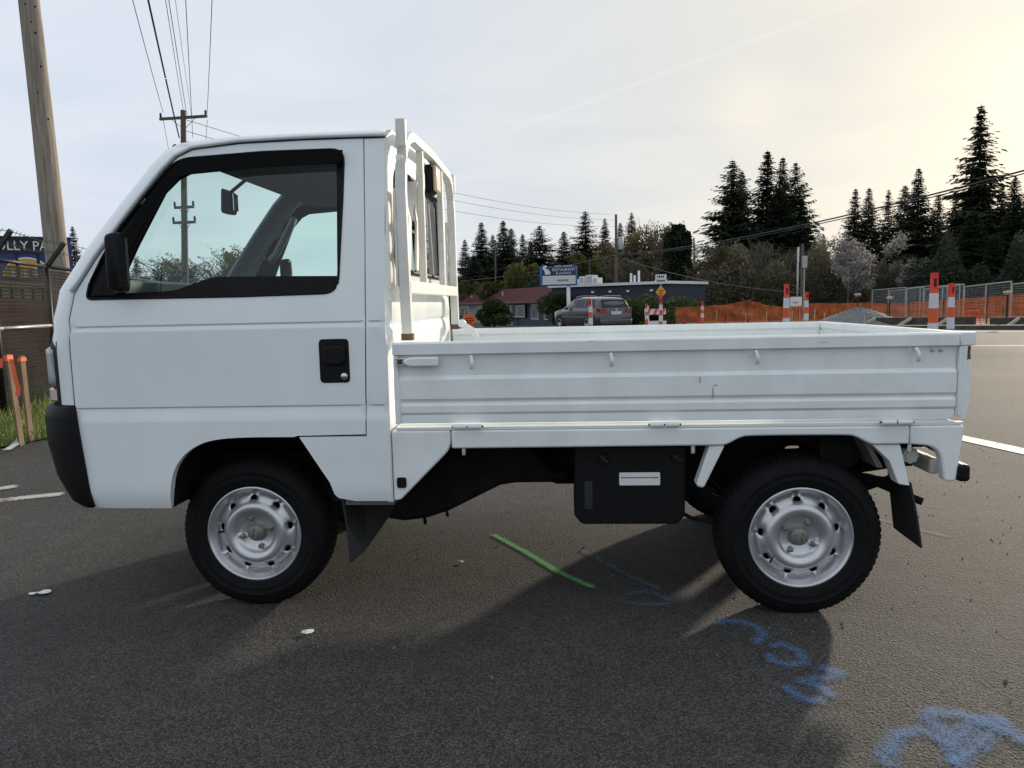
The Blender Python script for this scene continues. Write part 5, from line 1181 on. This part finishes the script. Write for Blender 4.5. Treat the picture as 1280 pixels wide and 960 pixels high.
b = MB(); b.prism([(-1.62, zm+.85), (-1.35, zm+.9), (-1.28, zm+.78), (-1.42, zm+.62), (-1.18, zm+.55), (-1.0, zm+.3), (-1.0, zm+.1), (-1.45, zm+.1), (-1.5, zm+.4), (-1.66, zm+.6)], -.286, -.276); b.build('white_emblem', M['signwhite'], sgn)
b = MB(); b.tube([(.55, 0, -.1), (.55, 0, z0)], .17, 12); b.build('pole', M['trimw'], sgn, smooth=True)

# ------------------------------------------------------------------ grey estate car
M['carpaint'] = mat('grey_car_paint', (.06, .063, .07), .28, .4, var=.06, scale=1, coat=.8); M['carglass'] = mat('car_glass', (.012, .014, .017), .06, var=.1, spec=.35); M['alloy'] = mat('alloy', (.55, .55, .55), .35, .8, var=.1)
M['plate'] = mat('plate', (.6, .62, .64), .5, var=.1)
cp_ = base(737, 36.5); ray_ = Vector((cp_.x-CAM.x, cp_.y-CAM.y)); car = empty('estate_car', tuple(cp_), atan2(ray_.y, ray_.x)+radians(29), 'grey estate car driving away past the dark building wing', 'car')
RL = [(-2.40, .72), (-2.36, .98), (-2.22, 1.22), (-2.05, 1.40), (-1.75, 1.475), (-1.2, 1.50), (-.4, 1.515), (.25, 1.47), (.65, 1.30), (1.1, 1.05), (1.25, 1.0), (2.0, .90), (2.3, .76), (2.42, .55)]
st = [-2.40, -2.36, -2.22, -2.05, -1.75, -1.45, -1.2, -.8, -.4, 0, .25, .65, 1.1, 1.25, 1.6, 2.0, 2.3, 2.42]
def sec(x):
    zt = lerp_tab(RL, x); h = lerp_tab([(-2.42, .80), (-2.2, .87), (-1.5, .905), (1.2, .905), (2.0, .86), (2.42, .62)], x); cab_ = zt > 1.04
    bz = min(.97, zt-.03)
    return [(h*.90, .20), (h*.98, .30), (h, .58), (h*.985, .80), (h*.955, bz), (h*(.76 if cab_ else .86), zt-.04), (h*.55, zt), (0, zt+.012)]
v = []; f = []
for x in st:
    s = sec(x); row = [(x, -y, z) for y, z in s]+[(x, y, z) for y, z in s[::-1][1:]]; v += row
n = 15
f = [(i*n+j, i*n+j+1, (i+1)*n+j+1, (i+1)*n+j) for i in range(len(st)-1) for j in range(n-1)]+[tuple(range(n))[::-1], tuple(range((len(st)-1)*n, len(st)*n))]
b = MB(); b.add(v, f); body = b.build('body', M['carpaint'], car, angle=40)
def sidepanel(x0, x1, sd, t0=.10, t1=.9, nm='side_window', sl0=0, sl1=0):
    q = []
    for (x, t) in ((x0, t0), (x1, t0), (x1+sl1, t1), (x0+sl0, t1)):
        s = sec(x); a, c = s[4], s[5]; y = a[0]+(c[0]-a[0])*t+.006; z = a[1]+(c[1]-a[1])*t+.003; q.append((x, sd*y, z))
    b = MB(); b.add(q, [(0, 1, 2, 3)]); return b.build(nm, M['carglass'], car)
for sd in (-1, 1):
    sidepanel(.02, .78, sd, nm='side_window', sl1=-.42); sidepanel(-.92, -.06, sd); sidepanel(-1.95, -1.0, sd, sl0=.22)
    for xw in (-1.33, 1.38):
        w_ = empty('wheel', (xw, sd*.80, .32)); w_.parent = car
        b = MB(); b.lathe([(.20, .11*sd), (.30, .11*sd), (.325, .07*sd), (.325, -.10*sd)], 24, 'y'); b.build('tyre', M['rubber'], w_, smooth=True, angle=40)
        b = MB(); b.lathe([(0, .085*sd), (.06, .09*sd), (.20, .113*sd), (.215, .112*sd)], 24, 'y'); rm = b.build('rim', M['alloy'], w_, smooth=True)
        for k in range(5):
            a = 2*pi*k/5+.3; b = MB(); b.add([(.10*cos(a-.3), sd*.115, .10*sin(a-.3)), (.19*cos(a-.25), sd*.116, .19*sin(a-.25)), (.19*cos(a+.25), sd*.116, .19*sin(a+.25)), (.10*cos(a+.3), sd*.115, .10*sin(a+.3))], [(0, 1, 2, 3)]); b.build('spoke_gap', M['blackiron'], rm)
        b = MB(); b.lathe([(.385, .0), (.385, sd*.108)], 28, 'y', (xw, sd*.80, .33)); b.f = b.f; ar = b.build('wheel_arch', M['blackiron'], car)
    b = MB(); b.tube([(-1.8, sd*.60, 1.50), (-1.7, sd*.62, 1.545), (-.5, sd*.64, 1.57), (.1, sd*.62, 1.53), (.2, sd*.6, 1.49)], .018, 6); b.build('roof_rail', M['galv'], car, smooth=True)
    b = MB(); b.box((.45, sd*.90, .96), (.58, sd*1.06, 1.08)); b.build('wing_mirror', M['carpaint'], car, bevel=.03)
    b = MB(); b.add([(-2.418, sd*.48, .80), (-2.418, sd*.78, .80), (-2.36, sd*.86, .98), (-2.385, sd*.50, .98), (-2.15, sd*.895, .96), (-2.2, sd*.895, .82)], [(0, 1, 2, 3), (1, 5, 4, 2)]); b.build('tail_lamp', M['red'], car)
    b = MB(); b.box((-1.95, sd*.905, .60), (1.1, sd*.912, .625)); b.build('side_moulding', M['galv'], car)
b = MB(); q = []
for (x, yy) in ((-2.33, .68), (-2.07, .60)):
    z = lerp_tab(RL, x); q += [(x-.02, -yy, z+.004), (x-.02, yy, z+.004)]
b.add(q, [(0, 1, 3, 2)]); b.build('rear_window', M['carglass'], car)
b = MB(); b.box((-2.435, -.26, .72), (-2.41, .26, .86)); b.build('number_plate', M['plate'], car)
b = MB(); b.box((-2.47, -.80, .26), (-2.33, .80, .50)); b.build('rear_bumper', M['carpaint'], car, bevel=.05)
b = MB(); b.box((-2.475, -.62, .24), (-2.36, .62, .33)); b.build('bumper_lower', M['blackiron'], car, bevel=.02)
b = MB(); b.lathe([(0, -2.43), (.05, -2.43), (.05, -2.38)], 14, 'x', (0, 0, .93)); b.build('badge', M['alloy'], car)

# ------------------------------------------------------------------ banded traffic posts
M['coneor'] = mat('traffic_orange', (.70, .12, .03), .5, var=.15, scale=5); M['conered'] = mat('traffic_red', (.80, .045, .03), .5, var=.1); M['band'] = mat('reflective_white', (.66, .68, .72), .4, var=.1)
def conemeshes():
    prof = lambda z: .075-.030*z/1.25
    def ring(z0, z1, off): return [(prof(z0)+off, z0), (prof(z1)+off, z1)]
    out_ = []
    b = MB(); b.lathe([(prof(.05)+.006, .05), (prof(.35)+.004, .35)], 16); out_.append(('lower_sleeve', b, 'conered'))
    b = MB(); b.lathe([(prof(.35)+.002, .351), (prof(1.06), 1.06)], 16); out_.append(('tube', b, 'coneor'))
    for z0, z1 in ((.52, .70), (.86, 1.02)):
        b = MB(); b.lathe(ring(z0, z1, .004), 16); out_.append(('white_band', b, 'band'))
    b = MB(); b.prism([(-.042, 1.06), (.042, 1.06), (.036, 1.24), (-.036, 1.24)], -.035, -.014); b.prism([(-.042, 1.06), (.042, 1.06), (.036, 1.24), (-.036, 1.24)], .014, .035); b.box((-.040, -.0139, 1.06), (-.018, .0139, 1.238)); b.box((.018, -.0139, 1.06), (.040, .0139, 1.238)); b.box((-.0179, -.0138, 1.20), (.0179, .0138, 1.237)); out_.append(('handle', b, 'conered'))
    b = MB(); b.box((-.017, -.0365, 1.09), (.017, -.0352, 1.18)); out_.append(('handle_slot', b, 'blackiron'))
    b = MB(); b.prism(rounded([(-.2, -.2), (.2, -.2), (.2, .2), (-.2, .2)], .06), 0, .05, 'xy'); out_.append(('rubber_base', b, 'rubber'))
    return [(nm, mesh(nm, b.v, b.f, M[mt], angle=40)) for nm, b, mt in out_]
CM = conemeshes()
for px, ty, d, lb in ((738, 373, 20, 'orange and white banded traffic post in front of the grey estate car'), (808, 377, 30, 'banded traffic post left of the striped barricade'), (826, 372, 22, 'banded traffic post under the yellow diamond sign'), (878, 374, 30, 'banded traffic post in front of the left orange netting'), (983, 355, 13.5, 'tall banded traffic post left of the gravel pile, larger of two'), (1008, 365, 20, 'banded traffic post left of the gravel pile, smaller of two'), (1167, 341, 10, 'largest banded traffic post, close behind the tailgate'), (1189, 354, 14, 'banded traffic post standing right beside the largest one')):
    p = base(px, d); z = height(px, ty, d)/1.24; e = empty('traffic_post', tuple(p), random.uniform(-.3, .3), lb, 'traffic post', 'banded traffic posts along the road')
    for nm, me in CM: o = link(nm, me, e); o.scale = (.86, .86, z)
# signs beside the hedge
p = base(826, 40); e = empty('sign_post', tuple(p), 0, 'street post carrying a white sign above a yellow diamond sign', 'sign'); kz = 40/FPX
b = MB(); b.tube([(0, 0, 0), (0, 0, height(826, 343, 40)-p.z)], .03, 8); b.build('post', M['galv'], e)
zc = height(826, 365, 40)-p.z; r_ = 6.6*kz
b = MB(); b.prism([(-r_, zc), (0, zc-r_*1.25), (r_, zc), (0, zc+r_*1.25)], -.045, -.035); ds = b.build('diamond', mat('sign_amber', (.75, .36, .02), .5, var=.1), e)
b = MB(); b.box((-.13, -.049, zc+.05), (.13, -.046, zc+.09)); b.box((-.10, -.049, zc-.06), (.10, -.046, zc-.02)); b.build('print', M['signblack'], ds)
b = MB(); b.prism([(-r_*.5, zc-r_*.6), (0, zc-r_*1.2), (r_*.5, zc-r_*.6), (0, zc-.02-r_*.05)], -.0495, -.046); b.build('orange_corner', M['coneor'], ds)
for py0, py1, w_ in ((343, 349, 6.6), (349.4, 353, 7.4)):
    za, zb_ = height(826, py1, 40)-p.z, height(826, py0, 40)-p.z; b = MB(); b.box((-w_*kz, -.045, za), (w_*kz, -.035, zb_)); s1 = b.build('white_sign', M['signwhite'], e)
    b = MB()
    for i in range(4 if py0 < 345 else 6): x = -w_*kz*.7+i*w_*kz*(1.4/(4 if py0 < 345 else 6)); b.box((x, -.049, za+(zb_-za)*.3), (x+.07, -.046, za+(zb_-za)*.75))
    pr_ = b.build('print', M['signblack'], s1); pr_['kind'] = 'stuff'
p = base(796.5, 76); e = empty('stop_sign', tuple(p), 0, 'bare metal back of a road sign standing in the hedge right of the estate car', 'sign')
zc = height(796.5, 376, 76)-p.z; b = MB(); b.prism(circle2(0, zc, .33, .40, 8, pi/8), -.02, .0); b.build('sign_plate', M['galv'], e); b = MB(); b.tube([(0, .03, 0), (0, .03, zc+.3)], .035, 6); b.build('post', M['galv'], e)
# folding striped barricade
p = base(818, 33); e = empty('barricade', tuple(p), .1, 'low white A-frame barricade with orange striped board', 'barricade')
for x in (-.3, .3):
    for s in (-1, 1): b = MB(); b.tube([(x, s*.3, 0), (x*.9, s*.02, 1.0)], 0, flat=(.05, .03)); b.build('leg', M['trimw'], e)
b = MB(); b.box((-.45, -.16, .62), (.45, -.13, .86)); bd = b.build('board', M['band'], e)
for i in range(3): x = -.40+i*.3; b = MB(); b.prism([(x, .622), (x+.13, .622), (x+.23, .858), (x+.10, .858)], -.166, -.161); b.build('orange_stripe', M['coneor'], bd)
b = MB(); b.box((-.45, -.26, .20), (.45, -.23, .36)); b.build('lower_board', M['trimw'], e)
# orange diamond sign by the rack
p = base(586, 58); e = empty('work_sign', tuple(p), 0, 'bright orange diamond roadworks sign beside the headboard rack far post', 'sign'); zc = height(586, 400, 58)-p.z; r_ = .62
b = MB(); b.prism(rounded([(-r_, zc), (0, zc-r_), (r_, zc), (0, zc+r_)], .06), -.03, -.01); dd_ = b.build('diamond', mat('sign_orange', (.90, .13, .02), .5, var=.1), e)
b = MB(); b.box((-.28, -.034, zc+.08), (.28, -.031, zc+.15)); b.box((-.34, -.034, zc-.07), (.34, -.031, zc)); b.box((-.22, -.034, zc-.22), (.22, -.031, zc-.15)); pr_ = b.build('print', M['signblack'], dd_); pr_['kind'] = 'stuff'
b = MB(); b.tube([(-.4, .1, 0), (0, .02, zc), (.4, .1, 0)], .02, 6); b.build('stand', M['galv'], e)

# ------------------------------------------------------------------ construction side: netting, gravel, fence panels, boards
M['net'] = netmat('orange_net', (.62, .16, .05), .075, .06, .34, .7, .35)
def netting(name, pts, heights, label, wav=.05):
    line = [(p.x, p.y) for p in pts]; cum = [0]
    for a, c in zip(line, line[1:]): cum.append(cum[-1]+(Vector(c)-Vector(a)).length)
    e = empty(name, (line[0][0], line[0][1], gz(line[0][1])), 0, label, 'netting')
    o = netsheet('net', line, lambda l: lerp_tab(list(zip(cum, heights)), l), .02, M['net'], None, wav, 8, .3); toP(o, e)
    for p, h in zip(line, heights):
        b = MB(); b.tube([(p[0], p[1]+.05, gz(p[1])-.1), (p[0], p[1]+.05, gz(p[1])+h+.06)], .025, 6); toP(b.build('stake', M['formboard'], None), e)
def nh(px, py, d): p = base(px, d); return height(px, py, d)-p.z
sp_ = [(845, 384, 40), (872, 383, 40), (907, 381, 40), (935, 375, 39), (962, 382, 40), (985, 384, 41), (1012, 380, 42)]
netting('safety_netting', [base(a, c) for a, b_, c in sp_], [nh(*q) for q in sp_], 'sagging orange safety netting with one peaked stake, right of the hedge')
sp_ = [(1010, 379, 46), (1045, 379, 46), (1085, 378, 45), (1110, 380, 42)]
netting('safety_netting', [base(a, c) for a, b_, c in sp_], [nh(*q) for q in sp_], 'straight orange safety netting behind the gravel pile', .02)
sp_ = [(1088, 381, 44), (1137, 378, 40), (1180, 375, 36), (1235, 371, 33), (1300, 366, 30), (1360, 362, 28)]
netting('safety_netting', [base(a, c) for a, b_, c in sp_], [nh(*q) for q in sp_], 'orange safety netting in front of the wire fence panels', .04)
# gravel pile
pg = base(1074, 30); r = random.Random(8); v = []; f = []; nr, na = 14, 40; Hg = height(1074, 383.5, 30)
for i in range(nr+1):
    t = i/nr
    for j in range(na):
        a = 2*pi*j/na; R = 1.75*t*(1+.05*sin(3*a+1)+.02*r.gauss(0, 1)); h = Hg*(1-t**1.15)*(1+.03*r.gauss(0, 1))+(.04*r.random() if t < .95 else 0); v.append((R*cos(a)*1.05, R*sin(a), max(0, h) if t < 1 else -.02))
f = [(i*na+j, (i+1)*na+j, (i+1)*na+(j+1) % na, i*na+(j+1) % na) for i in range(nr) for j in range(na)]
o = link('gravel_pile', mesh('gravel_pile', v, f, mat('gravel', (.17, .18, .175), .95, var=.5, scale=14, bump=1, bscale=26), smooth=True)); o.location = pg; tag(o, 'cone-shaped pile of grey gravel behind the tailgate', 'gravel pile')
# temporary wire fence panels, each its own thing
M['wirepanel'] = netmat('fence_wire', (.35, .36, .36), .12, .12, .10)
def panel(pa_, pb_, h, label):
    e = empty('fence_panel', (pa_.x, pa_.y, pa_.z), 0, label, 'fence panel', 'temporary wire fence panels')
    toP(netsheet('wire_mesh', [(pa_.x, pa_.y), (pb_.x, pb_.y)], lambda l: h, .1, M['wirepanel'], None, 0, 2, 1), e)
    for q in (0, .5, 1):
        c = pa_.lerp(pb_, q); b = MB(); b.tube([(c.x, c.y, gz(c.y)), (c.x, c.y, gz(c.y)+h)], .035, 6); toP(b.build('upright', M['galv'], None), e)
    for z in (h, .12): b = MB(); b.tube([(pa_.x, pa_.y, gz(pa_.y)+z), (pb_.x, pb_.y, gz(pb_.y)+z)], .035, 6); toP(b.build('rail', M['galv'], None), e)
xs_ = [1090, 1133, 1169, 1200]; tops = [362.5, 359.5, 357.5, 356.0]; ds_ = [74, 69, 64, 60]
PN = ('wire fence panel at the far end by the gravel pile', 'wire fence panel behind the largest banded post', 'wire fence panel right of the banded post pair')
for i in range(3): panel(base(xs_[i], ds_[i]), base(xs_[i+1]-1, ds_[i+1]), (nh(xs_[i], tops[i], ds_[i])+nh(xs_[i+1], tops[i+1], ds_[i+1]))/2, PN[i])
xs_ = [1112, 1155, 1205, 1264, 1335]; ds_ = [70, 62, 54, 47, 41]; tops = [363, 360, 357, 353.5, 350]
PN = ('second row wire fence panel starting behind the gravel pile', 'second row wire fence panel between both banded posts and the dirt', 'second row wire fence panel over the form boards', 'second row wire fence panel at the right-hand end')
for i in range(4): panel(base(xs_[i], ds_[i]), base(xs_[i+1]-1, ds_[i+1]), (nh(xs_[i], tops[i], ds_[i])+nh(xs_[i+1], tops[i+1], ds_[i+1]))/2, PN[i])
# form boards with braces
def boardrow(t0, t1, o, label):
    p0, p1 = pk(t0, o), pk(t1, o); e = empty('form_board', (p0[0], p0[1], 0), atan2(p1[1]-p0[1], p1[0]-p0[0]), label, 'board', 'concrete form boards by the far kerb'); L_ = t1-t0
    b = MB(); b.box((0, -.02, .0), (L_, .03, .32)); b.build('board', M['formboard'], e)
    for k in range(int(L_/1.1)):
        b = MB(); b.tube([(.4+k*1.1, -.75, .02), (.75+k*1.1, -.03, .30)], 0, flat=(.05, .09)); b.build('brace', M['palewood'], e)
boardrow(.2, 3.4, 1.1, 'dark form board with pale braces right of the banded posts'); boardrow(-3.9, -.2, 2.2, 'dark form board with pale braces behind the banded posts'); boardrow(3.8, 9, 1.0, 'dark form board with pale braces at the far right')
for px, d, ty, lb in ((1072, 36, 367, 'small post light with a cap behind the gravel pile'), (1259, 29, 364, 'small post light with a cap by the netting at the right'), (1112, 34, 371, 'small post light with a cap at the netting corner')):
    p = base(px, d); h = height(px, ty, d)-p.z; e = empty('post_light', tuple(p), 0, lb, 'post light'); b = MB(); b.tube([(0, 0, 0), (0, 0, h-.12)], .03, 6); b.build('post', M['blackiron'], e); b = MB(); b.lathe([(.05, h-.12), (.14, h-.04), (.12, h), (0, h+.02)], 10); b.build('cap', M['palewood'], e, smooth=True)
for i, (px, d, ty) in enumerate(((895, 36, 393), (932, 35, 394), (958, 35, 394), (990, 34, 392), (1018, 33, 390), (1030, 33, 395), (1080, 27.5, 394), (1118, 30, 397))):
    p = base(px, d); h = height(px, ty, d)-p.z; b = MB(); b.tube([(p.x, p.y, -.05), (p.x+.03, p.y, h)], 0, flat=(.045, .02))
    tag(b.build('grade_stake', M['palewood']), ('pale lath stake before the netting right of its first post', 'pale lath stake just left of the netting peak', 'pale lath stake right of the netting peak', 'pale lath stake beside the tall post left of the gravel', 'pale lath stake between the two posts left of the gravel', 'short pale lath stake at the left foot of the gravel', 'pale lath stake standing on the front of the gravel pile', 'pale lath stake at the right foot of the gravel')[i], 'stake', 'pale stakes across the building site')
p = base(995, 44); e = empty('site_board', tuple(p), .2, 'small pale site notice board below the slim pale pole', 'sign'); b = MB(); b.box((-.32, -.02, .95), (.32, .02, 1.45)); bq = b.build('panel', M['trimw'], e); b = MB(); b.box((-.2, -.026, 1.1), (.12, -.021, 1.2)); b.build('print', M['galv'], bq)
for x in (-.25, .25): b = MB(); b.tube([(x, .04, 0), (x, .04, 1.4)], .025, 6); b.build('leg', M['palewood'], e)
p = base(1216, 31); e = empty('sawhorse', tuple(p), .3, 'small red folding sawhorse standing before the orange netting', 'sawhorse'); e.scale = (.65, .65, .65)
for x in (-.35, .35):
    for s in (-1, 1): b = MB(); b.tube([(x, s*.25, 0), (x*.8, 0, .72)], .02, 6); b.build('leg', M['conered'], e)
b = MB(); b.box((-.5, -.04, .68), (.5, .04, .78)); b.build('beam', M['conered'], e)
